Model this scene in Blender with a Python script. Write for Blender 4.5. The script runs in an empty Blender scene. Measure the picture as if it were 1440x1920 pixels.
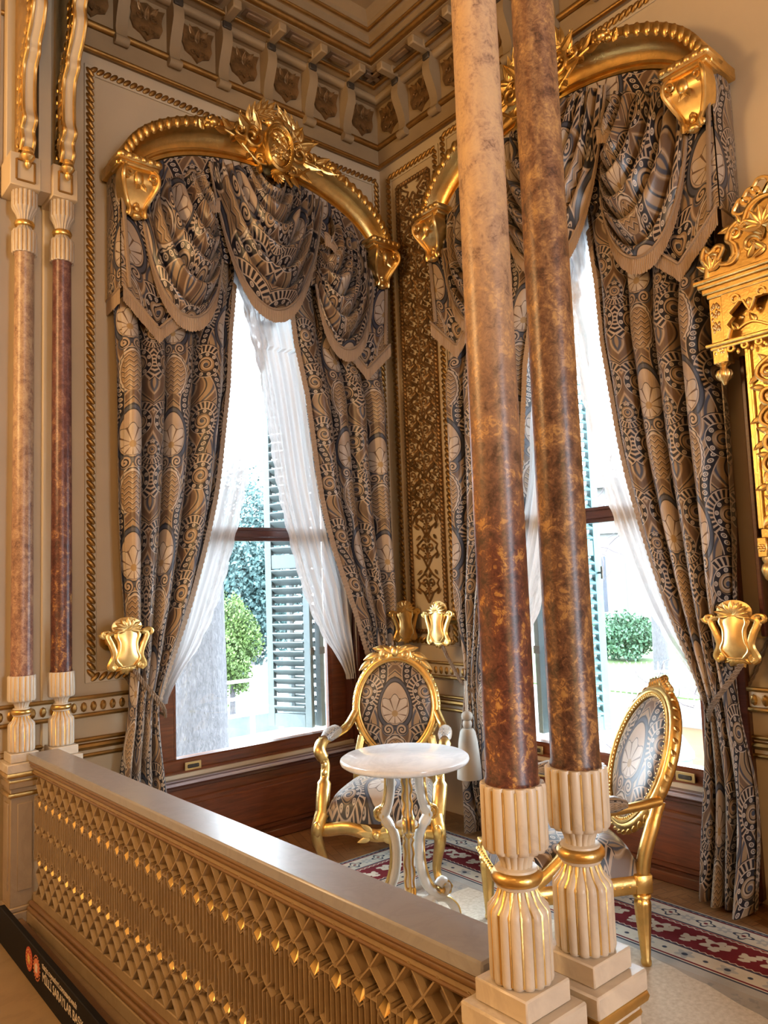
import bpy, bmesh, math, random
from mathutils import Vector, Matrix
random.seed(7)
sc = bpy.context.scene
col = sc.collection
PI = math.pi
# ---------------- camera, world, lights, exposure ----------------
def _cam():
    yaw, pitch, roll = (math.radians(a) for a in (50.0, 5.12, -2.08))
    fw = Vector((math.cos(yaw)*math.cos(pitch), math.sin(yaw)*math.cos(pitch), math.sin(pitch)))
    rt = Vector((math.sin(yaw), -math.cos(yaw), 0)); up = rt.cross(fw)
    r2 = math.cos(roll)*rt + math.sin(roll)*up
    u2 = -math.sin(roll)*rt + math.cos(roll)*up
    c = bpy.data.cameras.new('camera'); o = bpy.data.objects.new('camera', c); col.objects.link(o)
    m = Matrix((r2, u2, -fw)).transposed().to_4x4(); m.translation = Vector((-3.54, -4.13, 1.5))
    o.matrix_world = m
    c.sensor_fit = 'HORIZONTAL'; c.sensor_width = 36.0; c.lens = 1432/1440*36.0
    c.clip_start = 0.05; c.clip_end = 200
    sc.camera = o
_cam()
WORLD_STRENGTH = 18.0
w = bpy.data.worlds.new('daylight_sky'); sc.world = w; w.use_nodes = True
_bg = w.node_tree.nodes['Background']; _bg.inputs[0].default_value = (0.78, 0.89, 1.0, 1); _bg.inputs[1].default_value = WORLD_STRENGTH
def lamp(name, kind, loc, energy, color, size=0.3, rot=(0, 0, 0), sy=None, portal=False):
    l = bpy.data.lights.new(name, kind); o = bpy.data.objects.new(name, l); col.objects.link(o)
    o.location = loc; o.rotation_euler = rot; l.energy = energy; l.color = color
    if kind == 'AREA':
        l.size = size
        if sy: l.shape = 'RECTANGLE'; l.size_y = sy
        if portal: l.cycles.is_portal = True
    elif kind == 'POINT': l.shadow_soft_size = size
    elif kind == 'SUN': l.angle = size
    return o
WARM = (1.0, 0.62, 0.27)
lamp('hall_chandelier_light', 'POINT', (-5.3, -1.3, 3.0), 195, WARM, 0.4)
lamp('stair_chandelier_light', 'POINT', (-4.6, -7.2, 2.3), 150, WARM, 0.5)
lamp('upper_chandelier_light', 'POINT', (-5.6, -4.6, 4.3), 30, WARM, 0.4)
lamp('sun', 'SUN', (-6, -6, 20), 2.0, (1.0, 0.95, 0.88), 0.02, (math.radians(40), 0, math.radians(-50)))
lamp('window_portal', 'AREA', (-1.09, 0.16, 1.95), 1, (1, 1, 1), 1.5, (math.radians(-90), 0, 0), 3.0, True)
lamp('window_portal', 'AREA', (0.16, -1.65, 1.95), 1, (1, 1, 1), 1.5, (math.radians(-90), 0, math.radians(-90)), 3.0, True)
lamp('window_portal', 'AREA', (-2.6, -8.9, 2.2), 1, (1, 1, 1), 1.1, (math.radians(90), 0, 0), 2.4, True)  # portal for the added opening behind the camera
vs = sc.view_settings
vs.view_transform = 'Standard'; vs.look = 'None'; vs.gamma = 1.0; vs.use_curve_mapping = False
vs.exposure = 0.6
cy = sc.cycles
cy.use_denoising = True
try: cy.denoiser = 'OPENIMAGEDENOISE'
except Exception: pass
cy.max_bounces = 8; cy.diffuse_bounces = 4; cy.glossy_bounces = 4; cy.transmission_bounces = 6; cy.transparent_max_bounces = 16
cy.sample_clamp_indirect = 6.0; cy.caustics_reflective = False; cy.caustics_refractive = False

# ---------------- mesh helpers ----------------
class MB:
    def __init__(s): s.v = []; s.f = []; s.uv = []      # uv: one pair per vertex
    def add(s, vs, fs, uvs=None):
        n = len(s.v); s.v += [tuple(p) for p in vs]; s.f += [tuple(i+n for i in f) for f in fs]
        s.uv += (list(uvs) if uvs else [(0, 0)]*len(vs)); return s
    def box(s, x0, x1, y0, y1, z0, z1, b=0.0):
        if b <= 0:
            s.add([(x, y, z) for z in (z0, z1) for y in (y0, y1) for x in (x0, x1)],
                  [(0, 2, 3, 1), (4, 5, 7, 6), (0, 1, 5, 4), (2, 6, 7, 3), (0, 4, 6, 2), (1, 3, 7, 5)])
        else:
            rings = [(z0, b), (z0+b, 0), (z1-b, 0), (z1, b)]
            V = []
            for z, i in rings:
                a, c, d, e = x0+i, x1-i, y0+i, y1-i; k = b*0.9 if i == 0 else 0.0
                V += [(a+k, d, z), (c-k, d, z), (c, d+k, z), (c, e-k, z), (c-k, e, z), (a+k, e, z), (a, e-k, z), (a, d+k, z)]
            F = [tuple(range(7, -1, -1)), tuple(range(24, 32))]
            for r in range(3):
                for j in range(8): F.append((r*8+j, r*8+(j+1) % 8, r*8+8+(j+1) % 8, r*8+8+j))
            s.add(V, F)
        return s
    def grid(s, fn, nu, nv, closed_u=False, uvf=None):
        V = []; U = []
        for j in range(nv+1):
            for i in range(nu+1):
                a, b = i/nu, j/nv
                V.append(fn(a, b)); U.append(uvf(a, b) if uvf else (a, b))
        F = [(j*(nu+1)+i, j*(nu+1)+i+1, (j+1)*(nu+1)+i+1, (j+1)*(nu+1)+i) for j in range(nv) for i in range(nu)]
        return s.add(V, F, U)
    def lathe(s, prof, seg=24, c=(0, 0), mod=None, cap=True):
        V = []
        for (r, z) in prof:
            for i in range(seg):
                a = 2*PI*i/seg; rr = r*(mod(a, r, z) if mod else 1)
                V.append((c[0]+rr*math.cos(a), c[1]+rr*math.sin(a), z))
        F = [(j*seg+i, j*seg+(i+1) % seg, (j+1)*seg+(i+1) % seg, (j+1)*seg+i) for j in range(len(prof)-1) for i in range(seg)]
        if cap: F += [tuple(range(seg-1, -1, -1)), tuple((len(prof)-1)*seg+i for i in range(seg))]
        return s.add(V, F)
    def tube(s, pts, r, seg=8, closed=False, flat=1.0, up=None, cap=True):
        P = [Vector(p) for p in pts]; n = len(P)
        R = r if isinstance(r, (list, tuple)) else [r]*n
        V = []; T = []
        for i in range(n):
            a = P[(i-1) % n] if (closed or i > 0) else P[i]; b = P[(i+1) % n] if (closed or i < n-1) else P[i]
            t = (b-a); T.append(t.normalized() if t.length > 1e-9 else Vector((0, 0, 1)))
        N = Vector(up) if up else (Vector((0, 0, 1)) if abs(T[0].z) < .9 else Vector((1, 0, 0)))
        L = 0; uv = []
        for i in range(n):
            t = T[i]
            N = (N - t*N.dot(t)); N = N.normalized() if N.length > 1e-6 else t.orthogonal().normalized()
            B = t.cross(N)
            if i: L += (P[i]-P[i-1]).length
            for k in range(seg):
                a = 2*PI*k/seg
                V.append(P[i] + N*(R[i]*math.cos(a)) + B*(R[i]*flat*math.sin(a))); uv.append((k/seg, L))
        F = []
        for i in range(n if closed else n-1):
            j = (i+1) % n
            for k in range(seg): F.append((i*seg+k, i*seg+(k+1) % seg, j*seg+(k+1) % seg, j*seg+k))
        if cap and not closed: F += [tuple(range(seg-1, -1, -1)), tuple((n-1)*seg+k for k in range(seg))]
        return s.add(V, F, uv)
    def ell(s, c, r, nu=8, nv=5, M=None):
        V = []; c = Vector(c)
        for j in range(nv+1):
            ph = -PI/2+PI*j/nv
            for i in range(nu):
                a = 2*PI*i/nu; p = Vector((r[0]*math.cos(a)*math.cos(ph), r[1]*math.sin(a)*math.cos(ph), r[2]*math.sin(ph)))
                V.append(c + (M @ p if M else p))
        F = [(j*nu+i, j*nu+(i+1) % nu, (j+1)*nu+(i+1) % nu, (j+1)*nu+i) for j in range(nv) for i in range(nu)]
        return s.add(V, F)
    def prism(s, outline, d0, d1, axis='y'):
        n = len(outline)
        def P(a, b, d): return {'y': (a, d, b), 'x': (d, a, b), 'z': (a, b, d)}[axis]
        V = [P(a, b, d0) for a, b in outline] + [P(a, b, d1) for a, b in outline]
        F = [tuple(range(n)), tuple(range(2*n-1, n-1, -1))] + [(i, i+n, (i+1) % n+n, (i+1) % n) for i in range(n)]
        return s.add(V, F)
    def bar(s, a, b, w, y0, y1, ch=0.3):
        # bar between 2 points in the (u,z) plane; depth y0..y1, chamfered front at y0
        ax, az = a; bx, bz = b; L = math.hypot(bx-ax, bz-az); nx, nz = -(bz-az)/L*w/2, (bx-ax)/L*w/2
        V = []
        for (px, pz) in (a, b):
            V += [(px-nx*ch, y0, pz-nz*ch), (px+nx*ch, y0, pz+nz*ch), (px+nx, y0+(y1-y0)*.35, pz+nz), (px+nx, y1, pz+nz), (px-nx, y1, pz-nz), (px-nx, y0+(y1-y0)*.35, pz-nz)]
        F = [(0, 1, 2, 3, 4, 5), (11, 10, 9, 8, 7, 6)] + [(i, i+6, (i+1) % 6+6, (i+1) % 6) for i in range(6)]
        return s.add(V, F)
    def xf(s, M, start=0):
        for i in range(start, len(s.v)): s.v[i] = tuple(M @ Vector(s.v[i]))
        return s
    def build(s, name, mat, parent=None, smooth=40, loc=None):
        me = bpy.data.meshes.new(name); me.from_pydata(s.v, [], s.f)
        bm = bmesh.new(); bm.from_mesh(me); bmesh.ops.recalc_face_normals(bm, faces=bm.faces); bm.to_mesh(me); bm.free()
        uvl = me.uv_layers.new(name='UVMap')
        for lp in me.loops: uvl.data[lp.index].uv = s.uv[lp.vertex_index]
        if smooth:
            for p in me.polygons: p.use_smooth = True
            try: me.set_sharp_from_angle(angle=math.radians(smooth))
            except Exception: pass
        me.materials.append(mat)
        o = bpy.data.objects.new(name, me); col.objects.link(o)
        if parent is not None: o.parent = parent
        if loc: o.location = loc
        return o
def tag(o, label=None, cat=None, group=None, kind=None):
    if label: o['label'] = label
    if cat: o['category'] = cat
    if group: o['group'] = group
    if kind: o['kind'] = kind
    return o
def empty(name, loc=(0, 0, 0), rz=0.0):
    o = bpy.data.objects.new(name, None); col.objects.link(o); o.location = loc; o.rotation_euler = (0, 0, rz); o.empty_display_size = .1
    return o
KIDS = {}
def copy_tree(o, parent=None):
    c = o.copy(); col.objects.link(c)
    if parent is not None: c.parent = parent
    for ch in [x for x in bpy.data.objects if x.parent == o]: copy_tree(ch, c)
    return c
def table(tab):
    tab = sorted(tab)
    def f(z):
        if z <= tab[0][0]: return tab[0][1]
        if z >= tab[-1][0]: return tab[-1][1]
        for i in range(len(tab)-1):
            (a, p), (b, q) = tab[i], tab[i+1]
            if a <= z <= b:
                def sl(k):
                    if k <= 0 or k >= len(tab)-1: return (tab[min(k+1, len(tab)-1)][1]-tab[max(k-1, 0)][1])/(tab[min(k+1, len(tab)-1)][0]-tab[max(k-1, 0)][0])
                    return (tab[k+1][1]-tab[k-1][1])/(tab[k+1][0]-tab[k-1][0])
                h = b-a; t = (z-a)/h; m0, m1 = sl(i)*h, sl(i+1)*h
                return (2*t**3-3*t*t+1)*p+(t**3-2*t*t+t)*m0+(-2*t**3+3*t*t)*q+(t**3-t*t)*m1
    return f
def bez(p, n):
    P = [Vector(q) for q in p]; out = []
    for i in range(n+1):
        t = i/n; Q = P[:]
        while len(Q) > 1: Q = [Q[k].lerp(Q[k+1], t) for k in range(len(Q)-1)]
        out.append(Q[0])
    return out
def smooth_path(pts, n=6):
    P = [Vector(p) for p in pts]; out = []
    for i in range(len(P)-1):
        a, b, c, d = P[max(i-1, 0)], P[i], P[i+1], P[min(i+2, len(P)-1)]
        for k in range(n):
            t = k/n
            out.append(0.5*((2*b)+(c-a)*t+(2*a-5*b+4*c-d)*t*t+(3*b-a-3*c+d)*t**3))
    out.append(P[-1]); return out
def spiral(cx, cz, r0, r1, a0, turns, n=22, y=0.0):
    return [(cx+(r0+(r1-r0)*(i/n)**.8)*math.cos(a0+turns*2*PI*i/n), y, cz+(r0+(r1-r0)*(i/n)**.8)*math.sin(a0+turns*2*PI*i/n)) for i in range(n+1)]
def leaf(mb, p, ang, L, wd, y=0.0, bulge=.3, tip=.3):
    # carved leaf in an (x,z) plane at depth y, rising towards -y
    ca, sa = math.cos(ang), math.sin(ang)
    def fn(a, b):
        t = b; h = wd*math.sin(PI*min(1, t**.75))*(1 if t < .999 else 0)+.0008; q = (a-.5)*2
        x = L*t; zz = h*q
        dy = -bulge*wd*(1-abs(q)**1.5)*math.sin(PI*min(.98, t+.05)) - tip*L*t*t + (.18*wd if abs(q) < .1 else 0)
        return (p[0]+x*ca-zz*sa, y+dy, p[1]+x*sa+zz*ca)
    mb.grid(fn, 6, 6); return mb
# ---------------- materials ----------------
MATS = {}
def new_mat(name):
    m = bpy.data.materials.new(name); m.use_nodes = True; nt = m.node_tree
    b = nt.nodes['Principled BSDF']; return m, nt, b
def nd(nt, t, **kw):
    n = nt.nodes.new(t)
    for k, v in kw.items():
        if k in n.inputs.keys(): n.inputs[k].default_value = v
        else: setattr(n, k, v)
    return n
def coord(nt, kind='Object'):
    return nd(nt, 'ShaderNodeTexCoord').outputs[kind]
def ramp(nt, stops, fac):
    r = nd(nt, 'ShaderNodeValToRGB'); e = r.color_ramp.elements
    while len(e) < len(stops): e.new(.5)
    for i, (p, c) in enumerate(stops): e[i].position = p; e[i].color = (*c, 1)
    nt.links.new(fac, r.inputs[0]); return r.outputs[0]
def noise(nt, vec, scale, detail=4, rough=.55, dist=0.0):
    n = nd(nt, 'ShaderNodeTexNoise'); n.inputs['Scale'].default_value = scale; n.inputs['Detail'].default_value = detail
    n.inputs['Roughness'].default_value = rough; n.inputs['Distortion'].default_value = dist
    if vec: nt.links.new(vec, n.inputs['Vector'])
    return n.outputs['Fac']
def bump(nt, b, h, strength=.2, dist=.01):
    n = nd(nt, 'ShaderNodeBump'); n.inputs['Strength'].default_value = strength; n.inputs['Distance'].default_value = dist
    nt.links.new(h, n.inputs['Height']); nt.links.new(n.outputs[0], b.inputs['Normal'])
def mixc(nt, fac, a, b):
    n = nd(nt, 'ShaderNodeMix'); n.data_type = 'RGBA'
    for s, v in ((n.inputs[0], fac), (n.inputs[6], a), (n.inputs[7], b)):
        if hasattr(v, 'default_value') or hasattr(v, 'is_linked'): nt.links.new(v, s)
        elif isinstance(v, (tuple, list)): s.default_value = (*v, 1)
        else: s.default_value = v
    return n.outputs[2]
def mapped(nt, vec, scale=(1, 1, 1), rot=(0, 0, 0)):
    n = nd(nt, 'ShaderNodeMapping'); n.inputs['Scale'].default_value = scale; n.inputs['Rotation'].default_value = rot
    nt.links.new(vec, n.inputs[0]); return n.outputs[0]
def simple(name, c, rough=.5, metal=0.0, nscale=8, var=.12, bmp=0.0, bscale=60, spec=None):
    m, nt, b = new_mat(name); v = coord(nt); f = noise(nt, v, nscale)
    c2 = tuple(max(0, x*(1-var)) for x in c); c3 = tuple(min(1, x*(1+var)) for x in c)
    nt.links.new(ramp(nt, [(.3, c2), (.7, c3)], f), b.inputs['Base Color'])
    b.inputs['Roughness'].default_value = rough; b.inputs['Metallic'].default_value = metal
    if spec is not None: b.inputs['Specular IOR Level'].default_value = spec
    if bmp: bump(nt, b, noise(nt, v, bscale, 3), bmp, .004)
    return m
def gold(name, c=(.80, .54, .19), rough=.3, bscale=90, bmp=.25):
    m, nt, b = new_mat(name); v = coord(nt)
    f = noise(nt, v, 14, 5)
    nt.links.new(ramp(nt, [(.25, tuple(x*.72 for x in c)), (.6, c), (.85, tuple(min(1, x*1.1) for x in c))], f), b.inputs['Base Color'])
    b.inputs['Metallic'].default_value = 1.0
    r = nd(nt, 'ShaderNodeMapRange'); nt.links.new(noise(nt, v, 30, 3), r.inputs[0]); r.inputs[3].default_value = rough*.7; r.inputs[4].default_value = rough*1.5
    nt.links.new(r.outputs[0], b.inputs['Roughness'])
    bump(nt, b, noise(nt, v, bscale, 2), bmp, .003)
    return m
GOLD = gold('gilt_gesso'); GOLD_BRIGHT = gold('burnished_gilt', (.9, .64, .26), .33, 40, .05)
GOLD_DARK = gold('aged_gilt', (.5, .3, .1), .42, 70, .4)
BROWN_GILT = simple('brown_gilt_relief', (.26, .15, .06), .4, .55, 20, .4, .3, 80)
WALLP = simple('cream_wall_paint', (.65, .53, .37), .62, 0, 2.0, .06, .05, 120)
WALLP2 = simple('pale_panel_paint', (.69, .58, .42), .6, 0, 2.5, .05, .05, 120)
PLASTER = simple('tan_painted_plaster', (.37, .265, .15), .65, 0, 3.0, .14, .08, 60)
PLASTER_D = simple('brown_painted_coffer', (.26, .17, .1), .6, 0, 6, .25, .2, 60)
BLACKISH = simple('dark_carved_tip', (.05, .04, .03), .5, 0, 30, .5, .5, 80)
def marble(name, base, vein, scale=3.0, rough=.28, amt=.5):
    m, nt, b = new_mat(name); v = coord(nt)
    f = noise(nt, mapped(nt, v, (1, 1, .6), (.4, .3, .5)), scale, 9, .62, 1.6)
    c = ramp(nt, [(.36, base), (.49, tuple(x*(1-amt)+y*amt for x, y in zip(base, vein))), (.53, tuple(x*.94 for x in base)), (.8, base)], f)
    nt.links.new(c, b.inputs['Base Color']); b.inputs['Roughness'].default_value = rough
    bump(nt, b, noise(nt, v, 40, 4), .05, .003); return m
MARBLE = marble('cream_marble', (.66, .58, .47), (.4, .33, .27), 4.0, .34, .5)
MARBLE_RAIL = marble('grey_veined_marble', (.33, .325, .35), (.23, .225, .25), 6.0, .3, .4)
MARBLE_TOP = marble('white_marble', (.86, .85, .85), (.6, .6, .62), 4.0, .12, .5)
MARBLE_OLD = marble('honey_marble', (.35, .25, .145), (.2, .13, .07), 3.0, .4, .35)
MARBLE_BROWN = marble('brown_marble', (.2, .11, .045), (.16, .08, .04), 3.0, .35, .7)
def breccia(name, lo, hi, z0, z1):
    # lo/hi: colour stops at the foot and at the head of the shaft; mixed by height, with noise at the change
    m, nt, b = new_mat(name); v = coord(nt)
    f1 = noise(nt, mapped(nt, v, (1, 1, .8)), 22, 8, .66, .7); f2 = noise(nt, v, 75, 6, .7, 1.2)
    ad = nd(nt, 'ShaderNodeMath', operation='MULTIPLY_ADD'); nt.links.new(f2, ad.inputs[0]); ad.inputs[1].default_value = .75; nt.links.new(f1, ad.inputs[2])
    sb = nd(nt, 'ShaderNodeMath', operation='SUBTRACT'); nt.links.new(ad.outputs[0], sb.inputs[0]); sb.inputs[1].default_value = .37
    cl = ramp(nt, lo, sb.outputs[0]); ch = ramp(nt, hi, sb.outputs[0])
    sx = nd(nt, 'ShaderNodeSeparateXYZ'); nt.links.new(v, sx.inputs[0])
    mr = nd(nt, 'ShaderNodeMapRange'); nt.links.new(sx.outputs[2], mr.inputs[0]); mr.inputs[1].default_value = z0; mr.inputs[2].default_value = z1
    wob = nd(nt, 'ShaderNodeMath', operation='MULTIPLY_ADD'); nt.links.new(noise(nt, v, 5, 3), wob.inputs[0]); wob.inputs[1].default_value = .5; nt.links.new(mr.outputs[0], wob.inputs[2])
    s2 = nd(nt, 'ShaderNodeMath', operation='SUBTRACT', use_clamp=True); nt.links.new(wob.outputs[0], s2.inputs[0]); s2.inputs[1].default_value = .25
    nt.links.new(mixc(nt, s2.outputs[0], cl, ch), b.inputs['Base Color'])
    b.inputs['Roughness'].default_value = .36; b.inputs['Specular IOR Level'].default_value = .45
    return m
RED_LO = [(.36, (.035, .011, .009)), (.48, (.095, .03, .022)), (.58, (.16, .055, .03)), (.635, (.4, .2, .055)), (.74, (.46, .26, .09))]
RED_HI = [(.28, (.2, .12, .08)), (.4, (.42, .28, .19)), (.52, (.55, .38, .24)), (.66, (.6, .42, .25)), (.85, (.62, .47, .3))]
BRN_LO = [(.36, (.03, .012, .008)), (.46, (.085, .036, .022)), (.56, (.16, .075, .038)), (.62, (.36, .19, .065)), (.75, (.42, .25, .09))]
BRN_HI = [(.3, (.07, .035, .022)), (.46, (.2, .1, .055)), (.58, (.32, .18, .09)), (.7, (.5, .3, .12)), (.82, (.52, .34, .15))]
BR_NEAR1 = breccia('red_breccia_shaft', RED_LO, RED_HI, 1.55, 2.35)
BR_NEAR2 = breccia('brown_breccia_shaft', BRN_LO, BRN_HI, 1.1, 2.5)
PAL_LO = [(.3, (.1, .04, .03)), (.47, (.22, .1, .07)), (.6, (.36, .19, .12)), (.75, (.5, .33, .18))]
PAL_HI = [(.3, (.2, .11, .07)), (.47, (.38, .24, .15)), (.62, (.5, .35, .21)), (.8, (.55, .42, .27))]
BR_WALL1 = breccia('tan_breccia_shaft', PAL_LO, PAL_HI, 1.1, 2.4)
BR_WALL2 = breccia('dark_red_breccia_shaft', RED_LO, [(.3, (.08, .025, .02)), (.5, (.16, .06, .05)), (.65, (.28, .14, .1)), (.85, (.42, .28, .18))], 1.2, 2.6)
def wood(name, c0, c1, scale=1.0, rough=.3, axis='x'):
    m, nt, b = new_mat(name); v = coord(nt)
    sc_ = {'x': (1.2, 14, 14), 'z': (14, 14, 1.2), 'y': (14, 1.2, 14)}[axis]
    f = noise(nt, mapped(nt, v, tuple(a*scale for a in sc_)), 4, 7, .6, .8)
    nt.links.new(ramp(nt, [(.3, c0), (.7, c1)], f), b.inputs['Base Color']); b.inputs['Roughness'].default_value = rough
    b.inputs['Coat Weight'].default_value = .3; b.inputs['Coat Roughness'].default_value = .15
    bump(nt, b, f, .06, .003); return m
WOOD = wood('mahogany', (.09, .024, .009), (.22, .062, .02))
WOOD_D = wood('dark_mahogany', (.05, .014, .008), (.11, .03, .016))
def parquet():
    m, nt, b = new_mat('star_parquet'); v = coord(nt)
    def brick(rot, sc_):
        n = nd(nt, 'ShaderNodeTexBrick'); nt.links.new(mapped(nt, v, (1, 1, 1), (0, 0, rot)), n.inputs[0])
        n.inputs['Scale'].default_value = sc_; n.inputs['Mortar Size'].default_value = .008; n.inputs['Color1'].default_value = (.2, .085, .03, 1)
        n.inputs['Color2'].default_value = (.36, .18, .07, 1); n.inputs['Mortar'].default_value = (.08, .03, .015, 1); n.inputs['Row Height'].default_value = .2; n.inputs['Brick Width'].default_value = .6
        return n.outputs[0]
    ck = nd(nt, 'ShaderNodeTexChecker'); nt.links.new(mapped(nt, v, (1, 1, 1), (0, 0, PI/4)), ck.inputs[0]); ck.inputs['Scale'].default_value = 4.2
    c = mixc(nt, ck.outputs[1], brick(.3, 4), brick(.3+PI/2, 4))
    g = noise(nt, mapped(nt, v, (3, 30, 3)), 4, 5)
    nt.links.new(mixc(nt, .25, c, ramp(nt, [(.3, (.1, .04, .015)), (.7, (.4, .2, .08))], g)), b.inputs['Base Color'])
    b.inputs['Roughness'].default_value = .28; return m
PARQUET = parquet()
STONE_FLOOR = marble('tan_stone_floor', (.3, .2, .1), (.2, .13, .065), 2.5, .4, .5)
GLASS = None
def pane_mat():
    m, nt, b = new_mat('window_glass'); nt.nodes.remove(b); out = nt.nodes['Material Output']
    t = nd(nt, 'ShaderNodeBsdfTransparent'); t.inputs[0].default_value = (.97, .985, .98, 1)
    g = nd(nt, 'ShaderNodeBsdfGlossy'); g.inputs['Roughness'].default_value = .02
    fr = nd(nt, 'ShaderNodeFresnel'); fr.inputs[0].default_value = 1.35
    mx = nd(nt, 'ShaderNodeMixShader'); nt.links.new(fr.outputs[0], mx.inputs[0]); nt.links.new(t.outputs[0], mx.inputs[1]); nt.links.new(g.outputs[0], mx.inputs[2])
    nt.links.new(mx.outputs[0], out.inputs[0]); return m
GLASS = pane_mat()
# ---- damask: a small expression language that writes math nodes ----
class X:
    nt = None
    def __init__(s, o): s.o = o
    @staticmethod
    def op(name, *a, clamp=False):
        n = X.nt.nodes.new('ShaderNodeMath'); n.operation = name; n.use_clamp = clamp
        for i, v in enumerate(a):
            if isinstance(v, X): X.nt.links.new(v.o, n.inputs[i])
            else: n.inputs[i].default_value = v
        return X(n.outputs[0])
    def __add__(s, b): return X.op('ADD', s, b)
    __radd__ = __add__
    def __sub__(s, b): return X.op('SUBTRACT', s, b)
    def __rsub__(s, b): return X.op('SUBTRACT', b, s)
    def __mul__(s, b): return X.op('MULTIPLY', s, b)
    __rmul__ = __mul__
    def __truediv__(s, b): return X.op('DIVIDE', s, b)
def fract(a): return X.op('FRACT', a)
def xabs(a): return X.op('ABSOLUTE', a)
def xsin(a): return X.op('SINE', a)
def hyp(a, b): return X.op('SQRT', a*a+b*b)
def lt(a, b, aa=.0022): return X.op('MULTIPLY_ADD', b-a if isinstance(a, X) else b-a, 1/aa, .5, clamp=True)
def xand(a, b): return a*b
def damask_group():
    g = bpy.data.node_groups.new('damask_pattern', 'ShaderNodeTree')
    g.interface.new_socket('UV', in_out='INPUT', socket_type='NodeSocketVector')
    g.interface.new_socket('Color', in_out='OUTPUT', socket_type='NodeSocketColor')
    gi = g.nodes.new('NodeGroupInput'); go = g.nodes.new('NodeGroupOutput'); X.nt = g
    sp = g.nodes.new('ShaderNodeSeparateXYZ'); g.links.new(gi.outputs[0], sp.inputs[0])
    u, v = X(sp.outputs[0]), X(sp.outputs[1])
    W, H = .50, .62
    m = xabs(fract(u/W)-.5)*W
    vv = fract(v/H)*H
    C = dict(tan=(.33, .225, .13), brown=(.15, .09, .055), black=(.010, .010, .018), cream=(.47, .36, .27), slate=(.06, .068, .10), pale=(.55, .47, .40), gold=(.4, .27, .13))
    cur = None
    def put(mask, c):
        nonlocal cur
        n = g.nodes.new('ShaderNodeMix'); n.data_type = 'RGBA'
        g.links.new(mask.o, n.inputs[0])
        if cur is None: n.inputs[6].default_value = (*C['tan'], 1)
        else: g.links.new(cur, n.inputs[6])
        n.inputs[7].default_value = (*C[c], 1); cur = n.outputs[2]
    tp = 2*PI
    # flowing ground
    ph = xsin(vv*(tp/H)+.6)
    q = fract(m*9.0+ph*.55+xsin(vv*(2*tp/H)+1.0)*.28)
    put(lt(xabs(q-.5), .16, .05), 'brown'); put(lt(xabs(q-.22), .035, .03), 'black'); put(lt(xabs(q-.85), .06, .04), 'slate'); put(lt(xabs(q-.72), .02, .03), 'cream')
    def volute(cx, cy, R, h, comb_dir, dotted=True):
        x, y = m-cx, vv-cy; r = hyp(x, y); th = X.op('ARCTAN2', y, x)
        dirv = x*math.cos(comb_dir)+y*math.sin(comb_dir)
        half = lt(0-dirv, R*.35, .004)
        # comb of strokes
        z = lt(r, R*2.65)*half
        put(z, 'cream')
        st = xsin(th*26.0+r*(h*55.0))
        put(z*lt(0-st, .15, .3)*lt(R*1.7-r, 0.0)*lt(r, R*2.5), 'black')
        put(lt(xabs(r-R*2.65), .0022)*half, 'black')
        # ring
        put(lt(r, R*1.66), 'pale'); put(lt(r, R*1.58), 'black' if dotted else 'slate')
        if dotted:
            dd = hyp((fract(th*(9/tp))-.5)*(R*.88), r-R*1.3)
            put(lt(xabs(dd-R*.17), R*.055), 'pale'); put(lt(dd, R*.07), 'pale')
        put(lt(r, R*1.08), 'black'); put(lt(r, R*1.0), 'tan')
        sp_ = fract(r/(R*.52)-th*(h/tp))
        put(lt(r, R*.97)*lt(xabs(sp_-.5), .12, .08), 'black'); put(lt(r, R*.95)*lt(xabs(sp_-.8), .14, .1), 'cream')
        put(lt(r, R*.25), 'slate')
    # dotted S band
    mc = xsin(vv*(tp/H)-1.1)*.055+.125
    d = xabs(m-mc)
    put(lt(d, .031), 'cream'); put(lt(d, .026), 'black')
    dd = hyp(fract(vv/.03)*.03-.015, (m-mc)*.8)
    put(lt(xabs(dd-.0085), .0022)*lt(d, .022), 'pale'); put(lt(dd, .003)*lt(d, .022), 'pale')
    volute(.175, .47, .042, 1.0, 2.4); volute(.165, .17, .046, -1.0, .6); volute(.25, .32, .03, 1.0, -1.0)
    # palmette in a teardrop on the axis
    y = vv-.40; w_ = .078-y*.12
    e = hyp(m/w_, y/.115)
    put(lt(e, 1.32, .03), 'black'); put(lt(e, 1.25, .03), 'slate'); put(lt(e, 1.1, .03), 'black'); put(lt(e, 1.04, .03), 'cream')
    th = X.op('ARCTAN2', m, y+.055); rr = hyp(m, y+.055)
    pet = X.op('COSINE', th*9.0)
    put(lt(rr, .098+pet*.012)*lt(e, .98, .03), 'black'); put(lt(rr, .094+pet*.012)*lt(e, .96, .03), 'pale')
    put(lt(xabs(pet+1.0), .12, .1)*lt(rr, .09)*lt(e, .95, .03), 'brown'); put(lt(rr, .018), 'gold')
    # twin scrolls under it
    for cy_, R in ((.255, .03),):
        x, yy = m-.04, vv-cy_; r = hyp(x, yy); t2 = X.op('ARCTAN2', yy, x); s_ = fract(r/(R*.6)-t2/tp)
        put(lt(r, R*1.25), 'slate'); put(lt(r, R), 'cream'); put(lt(r, R)*lt(xabs(s_-.5), .2, .1), 'black')
    # pineapple of scales
    y = vv-.10; e = hyp(m/.07, y/.11)
    zig = xabs(fract(vv/.028)-.5)*.12
    put(lt(e, 1.2, .03), 'pale'); put(lt(xabs(e-1.08-zig), .03, .04), 'black'); put(lt(e, .97, .03), 'brown'); put(lt(e, .92, .03), 'tan')
    row = fract(vv/.026+xabs(fract(m/.04)-.5)*1.3)
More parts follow.
